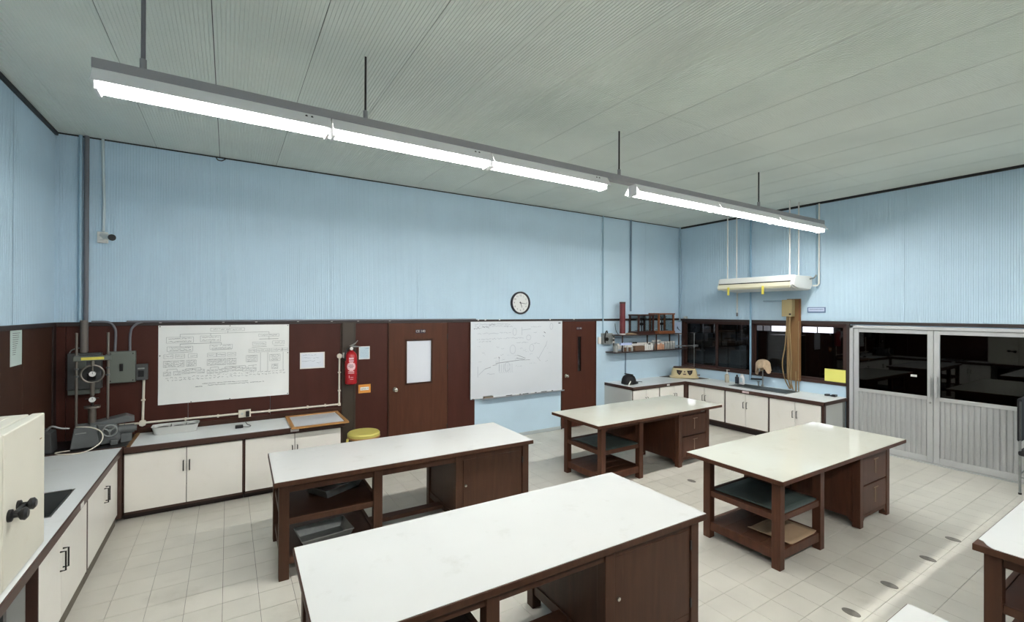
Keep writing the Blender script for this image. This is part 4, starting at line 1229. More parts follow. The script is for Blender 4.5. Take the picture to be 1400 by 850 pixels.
for sx in (-1, 1):
    MB().prism([(sx * 0.045, 0.16), (sx * 0.155, 0.172), (sx * 0.145, 0.11), (sx * 0.10, 0.065), (sx * 0.07, 0.10)], 'y', -0.153, -0.13).build('vent_opening', 'black', t)
    MB().cyl((sx * 0.10, -0.157, 0.125), (sx * 0.10, -0.14, 0.125), 0.022, n=16).build('dial', 'centri_top', t, smooth=True)
MB().cyl((0, -0.158, 0.14), (0, -0.14, 0.14), 0.014, n=14).box(-0.03, 0.03, -0.154, -0.14, 0.075, 0.098).build('switch', 'centri_top', t)
MB().tube([(0.24, 0, 0.06), (0.31, -0.02, 0.065)], 0.012, 8).build('plug', 'centri_top', t)

# black safety helmet
t = thing('helmet', 'black helmet with a strap at the free end of the corner counter', 'helmet', (6.46, 6.17, ZR + 0.001))
b = MB()
prof = [(0.16, 0.02), (0.155, 0.06), (0.148, 0.10), (0.125, 0.145), (0.09, 0.17), (0.05, 0.185), (0.0005, 0.19)]
b.lathe(prof, n=28, sx=0.95, sy=0.8).build('shell', 'black_soft', t, smooth=True)
loft([[(0.16 + 0.10 * max(0, math.cos(2 * math.pi * i / 28)) if False else (0.15 * math.cos(2 * math.pi * i / 28) * (1.45 if math.cos(2 * math.pi * i / 28) > 0 else 1.0)),
        0.13 * math.sin(2 * math.pi * i / 28), z) for i in range(28)] for z in (0.014, 0.026)]).build('brim', 'black_soft', t)
MB().box(-0.02, 0.02, -0.10, 0.10, 0.183, 0.197).build('crown_ridge', 'black', t, bevel=0.006)
MB().prism([(-0.16, 0.002), (-0.14, 0.0), (-0.075, 0.075), (-0.09, 0.085)], 'y', -0.135, -0.125).build('strap', 'white', t)
tag(MB().tube(smooth_path([(6.60, 6.36, ZR + .006), (6.72, 6.28, ZR + .006), (6.80, 6.30, ZR + .006), (6.88, 6.22, ZR + .006)]), 0.006, 6).build('black_lead', 'black'), 'dark lead lying on the counter right of the black helmet', 'lead')
# retort stand
t = thing('retort_stand', 'thin steel retort stand with a clamp, behind the centrifuge', 'stand', (8.385, 6.155, ZR))
MB().box(8.37, 8.46, 6.12, 6.32, ZR + 0.0055, ZR + 0.02).build('base', 'dark_metal', t, world=True)
MB().cyl((8.385, 6.155, ZR + 0.01), (8.385, 6.155, 1.70), 0.007, n=8).build('rod', 'steel', t, world=True, smooth=True)
MB().tube([(7.98, 6.30, 1.44), (8.385, 6.17, 1.435)], 0.012, 8).cyl((8.385, 6.155, 1.41), (8.385, 6.155, 1.46), 0.02, n=10).box(8.40, 8.45, 6.10, 6.15, 1.42, 1.46).build('clamp', 'steel', t, world=True, smooth=True)
tag(MB().box(8.36, 8.44, 3.50, 3.56, ZR + 0.0005, ZR + 0.035).box(8.36, 8.43, 3.60, 3.66, ZR + 0.0005, ZR + 0.03).box(8.38, 8.40, 3.56, 3.60, ZR + 0.0005, ZR + 0.02)
    .build('black_clamp', 'black', bevel=0.004), 'small black clamp at the door end of the window counter', 'clamp')

# ================================================================== WALL SHELF AND WHAT STANDS ON IT
t = thing('wall_shelf', 'two dark wall shelves with upright posts left of the windows', 'shelf', (7.3, YB - 0.15, 1.36))
MB().box(6.26, 8.38, 6.33, YB - 0.013, 1.352, 1.372).build('shelf_board', mat('shelf_dark', (58, 46, 46), 0.4), t, world=True, bevel=0.002)
MB().box(6.36, 8.20, 6.30, YB - 0.013, 1.684, 1.702).build('shelf_board', MATS['shelf_dark'], t, world=True, bevel=0.002)
for x in (6.46, 7.42, 8.12):
    MB().box(x, x + 0.018, 6.335, 6.355, 1.372, 1.684).build('post', MATS['shelf_dark'], t, world=True)
    MB().box(x, x + 0.018, YB - 0.035, YB - 0.013, 1.372, 1.684).build('post', MATS['shelf_dark'], t, world=True)
MB().box(6.5, 8.3, YB - 0.016, YB - 0.0125, 1.40, 1.52).build('white_backing', 'white', t, world=True)
tag(MB().box(6.40, 6.70, 6.318, 6.322, 1.503, 1.55).box(6.40, 6.405, 6.322, 6.36, 1.503, 1.55).build('shelf_sign', mat('lilac_label', (176, 190, 226), 0.5)), 'blue and white label strip at the left of the jar shelf', 'label')

ORD = {4: ['leftmost', 'second from left', 'third from left', 'rightmost'], 5: ['leftmost', 'second from left', 'middle', 'fourth from left', 'rightmost'],
       6: ['leftmost', 'second from left', 'third from left', 'third from right', 'second from right', 'rightmost']}
def jar(label, x, y, r, h, m_, lid, group):
    t = thing('jar', label, 'jar', (x, y, 1.3725), 0, group)
    MB().lathe([(r * 0.94, 0), (r, 0.006), (r, h * 0.72), (r * 0.7, h * 0.82), (r * 0.62, h * 0.86)], n=16).build('glass_body', m_, t, smooth=True)
    MB().lathe([(r * 0.72, h * 0.84), (r * 0.74, h * 0.86), (r * 0.74, h * 0.99), (r * 0.6, h)], n=16).build('lid', lid, t, smooth=True)
    return t
jar('large clear flask at the far left of the jar shelf', 6.36, 6.42, 0.05, 0.16, 'jar_glass', 'steel_dull', 'jars on the lower wall shelf')
jar('smaller clear flask beside the large one at the left of the jar shelf', 6.445, 6.49, 0.036, 0.13, 'jar_glass', 'black', 'jars on the lower wall shelf')
for k in range(5):
    jar('%s of five small white-capped jars left of the brown carton' % ORD[5][k], 6.53 + 0.062 * k, 6.40, 0.027, 0.095, 'jar_brown' if k % 2 else 'jar_glass', 'jar_white', 'white-capped jars left of the carton')
for k in range(6):
    jar('%s of six small black-capped jars behind the brown carton' % ORD[6][k], 6.72 + 0.062 * k, 6.52, 0.027, 0.165, 'jar_white', 'black', 'black-capped jars behind the carton')
tag(MB().box(6.85, 7.12, 6.37, 6.46, 1.3725, 1.47).build('brown_carton', 'straw', bevel=0.003), 'low brown carton among the jars on the lower wall shelf', 'carton')
for k in range(4):
    jar('%s of four white plastic jars mid-shelf, right of the carton' % ORD[4][k], 7.165 + 0.066 * k, 6.41, 0.03, 0.135, 'jar_white', 'jar_white' if k != 2 else 'black', 'white jars in the middle of the shelf')
for k in range(4):
    jar('%s of four orange jars on the lower wall shelf' % ORD[4][k], 7.49 + 0.068 * k, 6.40, 0.03, 0.13, 'jar_orange', 'white' if k % 2 else 'jar_orange', 'orange jars on the shelf')
for k in range(4):
    jar('%s of four tall white-capped clear jars behind the orange jars' % ORD[4][k], 7.53 + 0.07 * k, 6.52, 0.032, 0.19, 'jar_glass', 'jar_white', 'tall jars behind the orange ones')
for k in range(4):
    jar('%s of four white-lidded clear jars at the shelf right end' % ORD[4][k], 7.80 + 0.085 * k, 6.42, 0.034, 0.155, 'jar_glass', 'jar_white', 'clear jars at the right end')

def balance_case(label, x0, x1, y0, y1, z0, z1, m_):
    t = thing('balance_case', label, 'case', ((x0 + x1) / 2, (y0 + y1) / 2, z0))
    p = 0.032
    MB().box(x0 - 0.01, x1 + 0.01, y0 - 0.01, y1 + 0.005, z0, z0 + 0.055).build('base_drawer', m_, t, world=True, bevel=0.003)
    MB().box(x0 - 0.01, x1 + 0.01, y0 - 0.01, y1 + 0.005, z1 - 0.03, z1).build('lid', m_, t, world=True, bevel=0.003)
    for x in (x0, x1 - p):
        for y in (y0, y1 - p):
            MB().box(x, x + p, y, y + p, z0 + 0.055, z1 - 0.03).build('corner_post', m_, t, world=True)
    for q in ((x0 + p, x1 - p, y0 + 0.01, y0 + 0.014), (x0 + 0.01, x0 + 0.014, y0 + p, y1 - p), (x1 - 0.014, x1 - 0.01, y0 + p, y1 - p)):
        MB().box(*q, z0 + 0.055, z1 - 0.03).build('pane', G_CASE, t, world=True)
    xm, ym = (x0 + x1) / 2, (y0 + y1) / 2
    MB().cyl((xm, ym, z0 + 0.055), (xm, ym, z1 - 0.07), 0.011, n=10).box(xm - 0.14, xm + 0.14, ym - 0.006, ym + 0.006, z1 - 0.085, z1 - 0.07)\
        .cyl((xm, ym - 0.02, z0 + 0.20), (xm, ym + 0.02, z0 + 0.20), 0.03, n=14).build('balance_beam', 'dark_metal', t, world=True)
    for s_ in (-1, 1):
        MB().lathe([(0.045, 0.0), (0.05, 0.008), (0.045, 0.01)], (xm + s_ * 0.13, ym, z0 + 0.07), 18).cyl((xm + s_ * 0.13, ym, z0 + 0.075), (xm + s_ * 0.13, ym, z1 - 0.08), 0.003, n=6).build('pan', 'brass', t, world=True)
    return t
balance_case('dark wooden glazed balance case, left one on the upper wall shelf', 6.88, 7.33, 6.315, 6.575, 1.7025, 2.10, 'case_dark')
balance_case('red-brown wooden glazed balance case, right one on the upper wall shelf', 7.47, 7.95, 6.315, 6.575, 1.7025, 2.125, 'case_light')
t = thing('document_tube', 'tall maroon tube standing on the left end of the upper wall shelf', 'tube', (6.555, 6.43, 1.7025))
MB().cyl((6.555, 6.43, 1.7025), (6.555, 6.43, 2.33), 0.055, n=24).build('barrel', 'maroon', t, world=True, smooth=True)
MB().cyl((6.555, 6.43, 2.31), (6.555, 6.43, 2.342), 0.058, n=24).build('cap', 'case_dark', t, world=True, smooth=True)
MB().cyl((6.555, 6.43, 1.703), (6.555, 6.43, 1.725), 0.059, n=24).build('foot_ring', 'white', t, world=True, smooth=True)
tag(MB().tube(smooth_path([(6.47, 6.46, 1.71), (6.43, 6.48, 1.78), (6.40, 6.47, 1.86), (6.385, 6.46, 1.92)]), 0.006, 6).build('black_hose', 'black'), 'short black hose curling up left of the maroon tube', 'hose')
tag(MB().prism([(6.64, 1.7025), (6.87, 1.7025), (6.87, 1.715), (6.76, 1.735), (6.64, 1.715)], 'y', 6.36, 6.48).build('paper_bundle', 'card'), 'small bundle of papers between the maroon tube and dark case', 'papers')
t = thing('calendar', 'small blue and white calendar sheet hanging right of the balance cases', 'calendar', (8.27, YB - 0.1, 1.64))
MB().box(8.16, 8.40, 6.485, 6.49, 1.645, 1.93).build('sheet', mat('calendar_blue', (176, 196, 220), 0.5), t, world=True)
MB().box(8.17, 8.39, 6.4835, 6.4845, 1.655, 1.70).build('date_block', 'paper_white', t, world=True)
MB().prism([(8.24, 1.80), (8.33, 1.75), (8.38, 1.73), (8.30, 1.79), (8.26, 1.85)], 'y', 6.4835, 6.4845).build('picture', mat('navy_print', (70, 84, 112), 0.6), t, world=True)
MB().box(8.16, 8.40, 6.49, YB - 0.012, 1.92, 1.93).build('hanger', 'steel', t, world=True)
# switch box left of the shelf
t = thing('switch_box', 'grey metal switch box with a lever between narrow door and wall shelf', 'switch', (6.27, YB - 0.012, 1.50))
MB().box(6.14, 6.38, YB - 0.09, YB - 0.013, 1.515, 1.73).build('housing', 'steel_dull', t, world=True, bevel=0.005)
MB().box(6.05, 6.115, YB - 0.05, YB - 0.013, 1.53, 1.66).build('socket_plate', 'white', t, world=True, bevel=0.003)
MB().cyl((6.20, YB - 0.13, 1.62), (6.20, YB - 0.09, 1.62), 0.035, n=18).build('rotary_switch', 'dark_metal', t, world=True, smooth=True)
MB().tube(smooth_path([(6.17, YB - 0.10, 1.55), (6.155, YB - 0.11, 1.66), (6.19, YB - 0.11, 1.77), (6.25, YB - 0.08, 1.76), (6.26, YB - 0.06, 1.72)]), 0.012, 8).build('cable', 'black', t, world=True, smooth=True)
for z in (1.555, 1.625, 1.69):
    MB().box(6.385, 6.45, YB - 0.08, YB - 0.04, z - 0.02, z + 0.02).build('terminal', 'white', t, world=True, bevel=0.004)

# ================================================================== PIPES AND CABLES ON THE WALLS
YW = YB - 0.012
def pipe(name, label, pts, r, m_, cat='pipe', clips_=None):
    return tag(MB().tube(pts, r, 10).build(name, m_, smooth=True), label, cat)
pipe('wall_pipe', 'light blue pipe beside the grey one, left end of the back wall', [(-1.345, YW - 0.022, ZT + 0.01), (-1.345, YW - 0.022, ZC - 0.002)], 0.016, 'blue_pipe')
pipe('wall_pipe', 'grey-brown pipe running from the ceiling down to the breaker boxes', [(-1.295, YW - 0.03, 1.70), (-1.295, YW - 0.03, ZC - 0.002)], 0.021, 'dark_pipe')
pipe('wall_pipe', 'thick grey sleeve pipe entering the big grey switch box', [(-1.305, YB - 0.07, 1.69), (-1.305, YB - 0.07, ZT + 0.03)], 0.032, mat('sleeve_grey', (110, 104, 98), 0.5))
pipe('camera_conduit', 'white conduit dropping from the ceiling to the security camera', [(-1.16, YW - 0.014, 3.0), (-1.155, YW - 0.014, 3.3), (-1.165, YW - 0.014, 3.7), (-1.168, YW - 0.014, ZC - 0.002)], 0.013, mat('pale_blue_conduit', (200, 214, 218), 0.45), 'conduit')
pipe('wall_pipe', 'thin light blue conduit running down beside the narrow door', [(6.182, YW - 0.016, 1.735), (6.182, YW - 0.016, ZC - 0.002)], 0.014, 'blue_pipe')
pipe('wall_pipe', 'dark blue pipe on the back wall above the maroon tube', [(6.935, YW - 0.02, 2.16), (6.935, YW - 0.02, ZC - 0.002)], 0.02, 'navy_pipe')
pipe('wall_pipe', 'thin dark pipe between jar shelf and corner counter', [(6.80, YW - 0.013, ZR + 0.002), (6.80, YW - 0.013, 1.35)], 0.011, 'navy_pipe')
pipe('wall_pipe', 'pale blue pipe in the corner beside the windows', [(8.452, YW - 0.025, ZR + 0.002), (8.452, YW - 0.025, ZC - 0.002)], 0.018, mat('paler_blue_pipe', (160, 186, 202), 0.5))
pipe('wall_pipe', 'blue pipe running down across the windows to the counter', [(XR - 0.05, 4.965, ZR + 0.09), (XR - 0.05, 4.965, ZC - 0.036)], 0.018, mat('bright_blue_pipe', (140, 176, 202), 0.45))
pipe('branch_pipe', 'dark branch pipe below the windows towards the tap', [(XR - 0.05, 4.965, ZR + 0.11), (XR - 0.05, 4.74, ZR + 0.125)], 0.014, 'dark_metal')
# cream conduit run under the chart
t = thing('conduit_run', 'cream electrical conduit running along the brown wall below the chart', 'conduit', (0.2, YB - 0.016, 0.85))
yc = YB - 0.03
MB().tube([(-1.02, yc, 0.872), (1.285, yc, 0.862)], 0.0125, 10).build('long_run', 'conduit', t, world=True, smooth=True)
MB().tube([(1.30, yc, 0.86), (1.302, yc, 1.50)], 0.0125, 10).build('riser', 'conduit', t, world=True, smooth=True)
MB().tube([(-0.816, yc, 0.87), (-0.807, yc, 1.365)], 0.0125, 10).build('riser', 'conduit', t, world=True, smooth=True)
for x, z in ((-0.816, 0.871), (1.302, 1.525)):
    MB().cyl((x, YB - 0.05, z), (x, YB - 0.016, z), 0.036, n=8).build('junction_box', 'conduit', t, world=True)
MB().box(1.283, 1.318, YB - 0.048, YB - 0.016, 0.842, 0.88).build('elbow', 'conduit', t, world=True, bevel=0.004)
for x in (-0.42, -0.1, 0.45, 0.9, 1.12):
    MB().box(x - 0.009, x + 0.009, YB - 0.046, YB - 0.016, 0.849, 0.884).build('clip', 'conduit', t, world=True)
for x, z in ((-0.811, 1.13), (1.301, 1.05), (1.301, 1.3)):
    MB().box(x - 0.018, x + 0.018, YB - 0.046, YB - 0.016, z - 0.008, z + 0.008).build('clip', 'conduit', t, world=True)
t = thing('wall_socket', 'cream double wall socket with a black plug on the conduit', 'socket', (0.177, YB - 0.016, 0.82))
MB().box(0.112, 0.245, YB - 0.06, YB - 0.016, 0.822, 0.912).build('plate', 'conduit', t, world=True, bevel=0.004)
MB().box(0.19, 0.228, YB - 0.10, YB - 0.06, 0.832, 0.90).build('plug', 'black', t, world=True, bevel=0.004)
MB().cyl((0.15, YB - 0.063, 0.868), (0.15, YB - 0.06, 0.868), 0.014, n=12).build('outlet', 'cab_in', t, world=True)
tag(box(0.02, 0.13, YB - 0.05, YB - 0.036, 0.80, 0.835).build('wood_block', 'panel_dark'), 'small brown block on the wall just left below the socket', 'block')
pipe('thin_cable', 'thin brown cable rising from the conduit end to the trim', [(1.305, YB - 0.02, 1.555), (1.318, YB - 0.02, 1.62), (1.322, YB - 0.02, 1.96)], 0.006, 'pillar', 'cable')
pipe('trim_cable', 'grey cable looping along the trim into the breaker box left side', smooth_path([(-1.25, YB - 0.045, ZT + 0.012), (-1.11, YB - 0.045, ZT + 0.005), (-1.06, YB - 0.045, 1.95), (-1.05, YB - 0.045, 1.87), (-1.055, YB - 0.045, 1.69)]), 0.012, 'dark_pipe', 'cable')
pipe('trim_cable', 'grey cable running along the trim above the chart into the breaker box', smooth_path([(3.4, YB - 0.042, ZT + 0.012), (-0.60, YB - 0.042, ZT + 0.012), (-0.82, YB - 0.045, ZT + 0.005), (-0.90, YB - 0.045, 1.96), (-0.925, YB - 0.045, 1.88), (-0.928, YB - 0.045, 1.69)]), 0.012, 'dark_pipe', 'cable')
pipe('ceiling_hook', 'small dark wire hook where ceiling and back wall meet', smooth_path([(-0.13, YB - 0.03, ZC - 0.018), (-0.115, YB - 0.04, ZC - 0.045), (-0.075, YB - 0.04, ZC - 0.05), (-0.035, YB - 0.03, ZC - 0.018)]), 0.006, 'black', 'hook')

# breaker boxes
t = thing('breaker_cabinet', 'grey breaker panel with a black switch, left of the wall chart', 'breaker', (-1.0, YB - 0.016, 1.34))
MB().box(-1.105, -0.875, YB - 0.085, YB - 0.017, 1.345, 1.69).build('box', 'grey_box', t, world=True, bevel=0.004)
MB().box(-1.098, -0.882, YB - 0.09, YB - 0.085, 1.352, 1.683).build('cover', mat('pale_grey_cover', (108, 114, 106), 0.45), t, world=True, bevel=0.003)
MB().box(-1.008, -0.98, YB - 0.098, YB - 0.09, 1.475, 1.555).build('switch', 'black', t, world=True)
for x in (-1.085, -0.895):
    for z in (1.37, 1.665):
        MB().cyl((x, YB - 0.093, z), (x, YB - 0.089, z), 0.007, n=8).build('screw', 'dark_metal', t, world=True)
t = thing('breaker_box', 'small dark grey breaker box right of the grey panel', 'breaker', (-0.82, YB - 0.016, 1.36))
MB().box(-0.873, -0.768, YB - 0.085, YB - 0.017, 1.362, 1.54).build('box', 'grey_box_dark', t, world=True, bevel=0.006)
MB().box(-0.848, -0.80, YB - 0.095, YB - 0.085, 1.40, 1.47).build('switch', 'black', t, world=True, bevel=0.003)
MB().box(-0.855, -0.795, YB - 0.087, YB - 0.0845, 1.485, 1.50).build('label', 'steel_dull', t, world=True)
t = thing('motor_starter', 'dark grey switchgear box behind the testing machine', 'switchgear', (-1.3, YB - 0.016, 1.25))
MB().box(-1.43, -1.16, YB - 0.10, YB - 0.017, 1.30, 1.685).build('box', 'grey_box_dark', t, world=True, bevel=0.006)
MB().box(-1.43, -1.18, YB - 0.08, YB - 0.017, 1.245, 1.30).build('lower_box', 'grey_box', t, world=True, bevel=0.004)
MB().box(-1.35, -1.28, YB - 0.11, YB - 0.10, 1.52, 1.64).build('cover_plate', 'grey_box', t, world=True)
MB().box(-1.27, -1.2, YB - 0.12, YB - 0.10, 1.40, 1.47).build('handle', 'black', t, world=True)
MB().tube(smooth_path([(-1.42, YB - 0.06, 1.685), (-1.40, YB - 0.06, 1.72), (-1.34, YB - 0.06, 1.74), (-1.32, YB - 0.06, 1.73)]), 0.006, 6).build('wire', 'steel_dull', t, world=True)

# security camera
t = thing('security_camera', 'white bullet security camera on the blue wall, upper left', 'camera', (-1.155, YW, 2.87))
MB().box(-1.21, -1.12, YW - 0.035, YW, 2.875, 2.995).build('mount', 'white', t, world=True, bevel=0.006)
a_ = Vector((-1.16, YW - 0.04, 2.955)); d_ = Vector((0.10, -0.16, -0.035))
MB().cyl(a_, a_ + d_, 0.032, n=18).build('barrel', 'white', t, world=True, smooth=True)
MB().cyl(a_ + d_ * 0.98, a_ + d_ * 1.06, 0.034, n=18).build('lens', 'black', t, world=True, smooth=True)
MB().box(-1.185, -1.15, YW - 0.075, YW - 0.03, 2.905, 2.94).build('bracket', 'white', t, world=True, bevel=0.004)

# ================================================================== PAPERS, BOARD, CLOCK
rnd = random.Random(3)
# wall chart
t = thing('wall_chart', 'large creased white paper chart with a box diagram pinned to the brown wall', 'chart', (0, YB - 0.02, 1.05))
cx0, cx1, cz0, cz1 = -0.68, 0.674, 1.055, 1.968
b = MB()
nu, nv = 24, 12
vs_, fs_ = [], []
for i in range(nu + 1):
    for j in range(nv + 1):
        u, v = i / nu, j / nv
        yy = YB - 0.0195 - 0.0022 * abs(math.sin(u * math.pi * 6)) - 0.0015 * abs(math.sin(v * math.pi * 3))
        if i < 2 and j < 2 and i + j < 2:
            yy -= 0.012
        vs_.append((cx0 + (cx1 - cx0) * u, yy, cz0 + (cz1 - cz0) * v))
for i in range(nu):
    for j in range(nv):
        a = i * (nv + 1) + j
        fs_.append((a, a + nv + 1, a + nv + 2, a + 1))
b.add(vs_, fs_).build('paper_sheet', 'paper', t, world=True, smooth=True)
yi = YB - 0.0246
pr_ = MB()
def CX(u): return cx0 + (cx1 - cx0) * u
def CZ(v): return cz1 - (cz1 - cz0) * v
def L_(u0, v0, u1, v1, th=0.0028): stroke_y(pr_, CX(u0), CZ(v0), CX(u1), CZ(v1), yi, th)
def B_(u, v, w_, h_, lines=1):
    for a in ((u - w_ / 2, v, u + w_ / 2, v), (u - w_ / 2, v + h_, u + w_ / 2, v + h_), (u - w_ / 2, v, u - w_ / 2, v + h_), (u + w_ / 2, v, u + w_ / 2, v + h_)):
        L_(*a, th=0.002)
    for k in range(lines):
        squiggle(pr_, CX(u - w_ * 0.42), CX(u + w_ * 0.42), CZ(v + h_ * (k + 0.5) / lines), yi, 0.012, 0.0032, rnd)
B_(0.5, 0.04, 0.26, 0.04)
L_(0.5, 0.08, 0.5, 0.105); L_(0.15, 0.115, 0.83, 0.10); L_(0.15, 0.115, 0.15, 0.15); L_(0.37, 0.11, 0.37, 0.14); L_(0.83, 0.10, 0.83, 0.13)
B_(0.15, 0.15, 0.19, 0.075, 2); B_(0.37, 0.14, 0.15, 0.075, 2); B_(0.83, 0.13, 0.17, 0.035); 
L_(0.83, 0.165, 0.83, 0.21); L_(0.75, 0.20, 0.91, 0.20, 0.004)
L_(0.15, 0.24, 0.45, 0.235, 0.004); L_(0.37, 0.21, 0.37, 0.24); L_(0.15, 0.24, 0.15, 0.27); L_(0.45, 0.235, 0.45, 0.26)
B_(0.15, 0.27, 0.18, 0.06, 2); B_(0.45, 0.26, 0.17, 0.06, 2); B_(0.75, 0.24, 0.11, 0.045); B_(0.91, 0.23, 0.10, 0.045)
L_(0.07, 0.35, 0.24, 0.345); L_(0.38, 0.33, 0.53, 0.325); L_(0.69, 0.31, 0.81, 0.305); L_(0.87, 0.30, 0.96, 0.30)
for u in (0.07, 0.15, 0.24, 0.38, 0.45, 0.53): B_(u, 0.37, 0.065, 0.05)
for u in (0.69, 0.75, 0.81, 0.87, 0.92, 0.965): B_(u, 0.335, 0.05, 0.045)
for u in (0.07, 0.145, 0.23, 0.38, 0.45, 0.53): B_(u, 0.45, 0.07, 0.08, 4)
for u in (0.69, 0.88): B_(u, 0.42, 0.09, 0.09, 4)
for u in (0.76, 0.82, 0.95): L_(u, 0.39, u, 0.66)
for u in (0.06, 0.13, 0.19, 0.24, 0.30, 0.37, 0.43, 0.48, 0.54, 0.59, 0.64, 0.70, 0.88):
    B_(u, 0.58 + 0.01 * math.sin(u * 20), 0.05, 0.05, 2)
    L_(u, 0.56, u, 0.58)
for a, c in ((0.06, 0.13), (0.19, 0.30), (0.37, 0.43), (0.48, 0.64), (0.66, 0.73), (0.85, 0.91)): L_(a, 0.56, c, 0.555)
for k in range(30):
    u = 0.05 + k * 0.031
    squiggle(pr_, CX(u), CX(u + 0.02), CZ(0.67 - 0.02 * u), yi, 0.02, 0.003, rnd)
    squiggle(pr_, CX(u), CX(u + 0.02), CZ(0.70 - 0.02 * u), yi, 0.02, 0.003, rnd)
squiggle(pr_, CX(0.31), CX(0.66), CZ(0.765), yi, 0.008, 0.004, rnd)
squiggle(pr_, CX(0.26), CX(0.31), CZ(0.80), yi, 0.008, 0.006, rnd)
squiggle(pr_, CX(0.35), CX(0.79), CZ(0.79), yi, 0.008, 0.004, rnd)
pr_.build('printed_diagram', 'ink', t, world=True)
for x, z in ((-0.665, 1.955), (-0.665, 1.62), (0.66, 1.955), (0.66, 1.6), (0.02, 1.957), (0.02, 1.063), (0.66, 1.07), (-0.37, 1.064)):
    MB().cyl((x, YB - 0.03, z), (x, YB - 0.02, z), 0.006, n=8).build('pin', 'dark_metal', t, world=True)
# note
t = thing('paper_note', 'landscape white sheet with handwritten lines pinned right of the chart', 'paper', (0.96, YB - 0.017, 1.36))
MB().box(0.807, 1.113, YB - 0.019, YB - 0.0165, 1.375, 1.59).build('sheet', 'white', t, world=True)
MB().box(0.82, 1.10, YB - 0.0198, YB - 0.0191, 1.388, 1.578).build('inner_sheet', 'paper_white', t, world=True)
b = MB()
for z, a, c in ((1.555, 0.83, 1.02), (1.52, 0.83, 0.95), (1.515, 0.97, 1.04), (1.475, 0.83, 0.99), (1.45, 1.0, 1.06)):
    squiggle(b, a, c, z, YB - 0.0203, 0.014, 0.004, rnd)
b.build('handwriting', 'marker', t, world=True)
t = thing('paper_sheet', 'narrow pale green sheet with printed lines hanging on the left brown wall', 'paper', (XL + 0.017, 5.56, 1.66))
MB().box(XL + 0.017, XL + 0.019, 5.437, 5.686, 1.665, 1.967).build('sheet', 'paper_green', t, world=True)
b = MB()
for k in range(11):
    z = 1.94 - 0.018 * k
    b.box(XL + 0.0192, XL + 0.0196, 5.48, 5.50 + 0.15 * (1 - k / 14) * rnd.uniform(0.8, 1), z, z + 0.005)
b.build('print', 'ink', t, world=True)
t = thing('notice_card', 'pale blue card on the brown panel right of the extinguisher', 'card', (1.64, YB - 0.017, 1.46))
MB().box(1.565, 1.715, YB - 0.019, YB - 0.0165, 1.462, 1.645).build('sheet', 'white', t, world=True)
MB().box(1.573, 1.707, YB - 0.0198, YB - 0.0191, 1.47, 1.637).build('inner_sheet', 'paper_blue', t, world=True)
b = MB()
squiggle(b, 1.65, 1.70, 1.61, YB - 0.0203, 0.012, 0.005, rnd)
for k in range(5): squiggle(b, 1.58, 1.70, 1.585 - 0.022 * k, YB - 0.0203, 0.006, 0.0016, rnd)
b.build('print', 'sign_blue', t, world=True)
t = thing('orange_sign', 'orange sign with a white strip on the brown panel above the stool', 'sign', (1.645, YB - 0.017, 0.98))
MB().box(1.56, 1.73, YB - 0.02, YB - 0.0165, 0.985, 1.105).build('plate', 'orange', t, world=True)
MB().box(1.585, 1.705, YB - 0.0212, YB - 0.0201, 1.022, 1.068).build('strip', 'white', t, world=True)
b = MB(); squiggle(b, 1.595, 1.695, 1.045, YB - 0.0216, 0.016, 0.005, rnd); b.build('lettering', 'ink_dark', t, world=True)

# fire extinguisher
t = thing('fire_extinguisher', 'red fire extinguisher hung on the dark column beside the door', 'extinguisher', (1.435, YB - 0.125, 1.14))
MB().lathe([(0.06, 0.0), (0.076, 0.012), (0.08, 0.03), (0.08, 0.37), (0.072, 0.41), (0.045, 0.445), (0.025, 0.455), (0.025, 0.475)], n=28).build('cylinder', 'red', t, smooth=True)
MB().lathe([(0.028, 0.472), (0.028, 0.50), (0.018, 0.51), (0.018, 0.53)], n=14).cyl((0, -0.05, 0.492), (0, 0, 0.492), 0.016, n=12).build('valve', 'brass', t, smooth=True)
MB().cyl((-0.005, -0.055, 0.492), (-0.005, -0.048, 0.492), 0.022, n=16).build('pressure_gauge', 'white', t, smooth=True)
MB().prism([(-0.02, 0.525), (0.06, 0.57), (0.085, 0.60), (0.09, 0.595), (0.06, 0.555), (0.0, 0.515)], 'y', -0.012, 0.012).prism([(-0.02, 0.53), (0.13, 0.515), (0.13, 0.505), (0.0, 0.508)], 'y', -0.01, 0.01).build('lever', 'steel', t)
MB().tube(smooth_path([(-0.02, 0.0, 0.50), (-0.06, -0.03, 0.48), (-0.085, -0.04, 0.42), (-0.088, -0.04, 0.33)]), 0.012, 8).build('hose', 'black', t, smooth=True)
MB().box(-0.095, -0.06, 0.0, 0.08, 0.36, 0.43).build('bracket', 'white', t)
MB().box(-0.05, 0.05, 0.075, 0.09, 0.3, 0.36).build('wall_hook', 'dark_metal', t)
b = MB()
def wrap_patch(b, a0, a1, z0, z1, r=0.0808, n=8):
    vs_ = []; fs_ = []
    for i in range(n + 1):
        a = R(a0 + (a1 - a0) * i / n)
        vs_ += [(r * math.cos(a), r * math.sin(a), z0), (r * math.cos(a), r * math.sin(a), z1)]
    for i in range(n):
        fs_.append((2 * i, 2 * i + 2, 2 * i + 3, 2 * i + 1))
    b.add(vs_, fs_)
wrap_patch(b, -122, -78, 0.345, 0.37); wrap_patch(b, -122, -78, 0.315, 0.335)
for k in range(9):   # round white emblem in strips
    dz = (k - 4) * 0.013
    hw_ = math.sqrt(max(0.0, 0.058 ** 2 - dz * dz)) / 0.08
    wrap_patch(b, -100 - math.degrees(hw_), -100 + math.degrees(hw_), 0.25 + dz - 0.0065, 0.25 + dz + 0.0065)
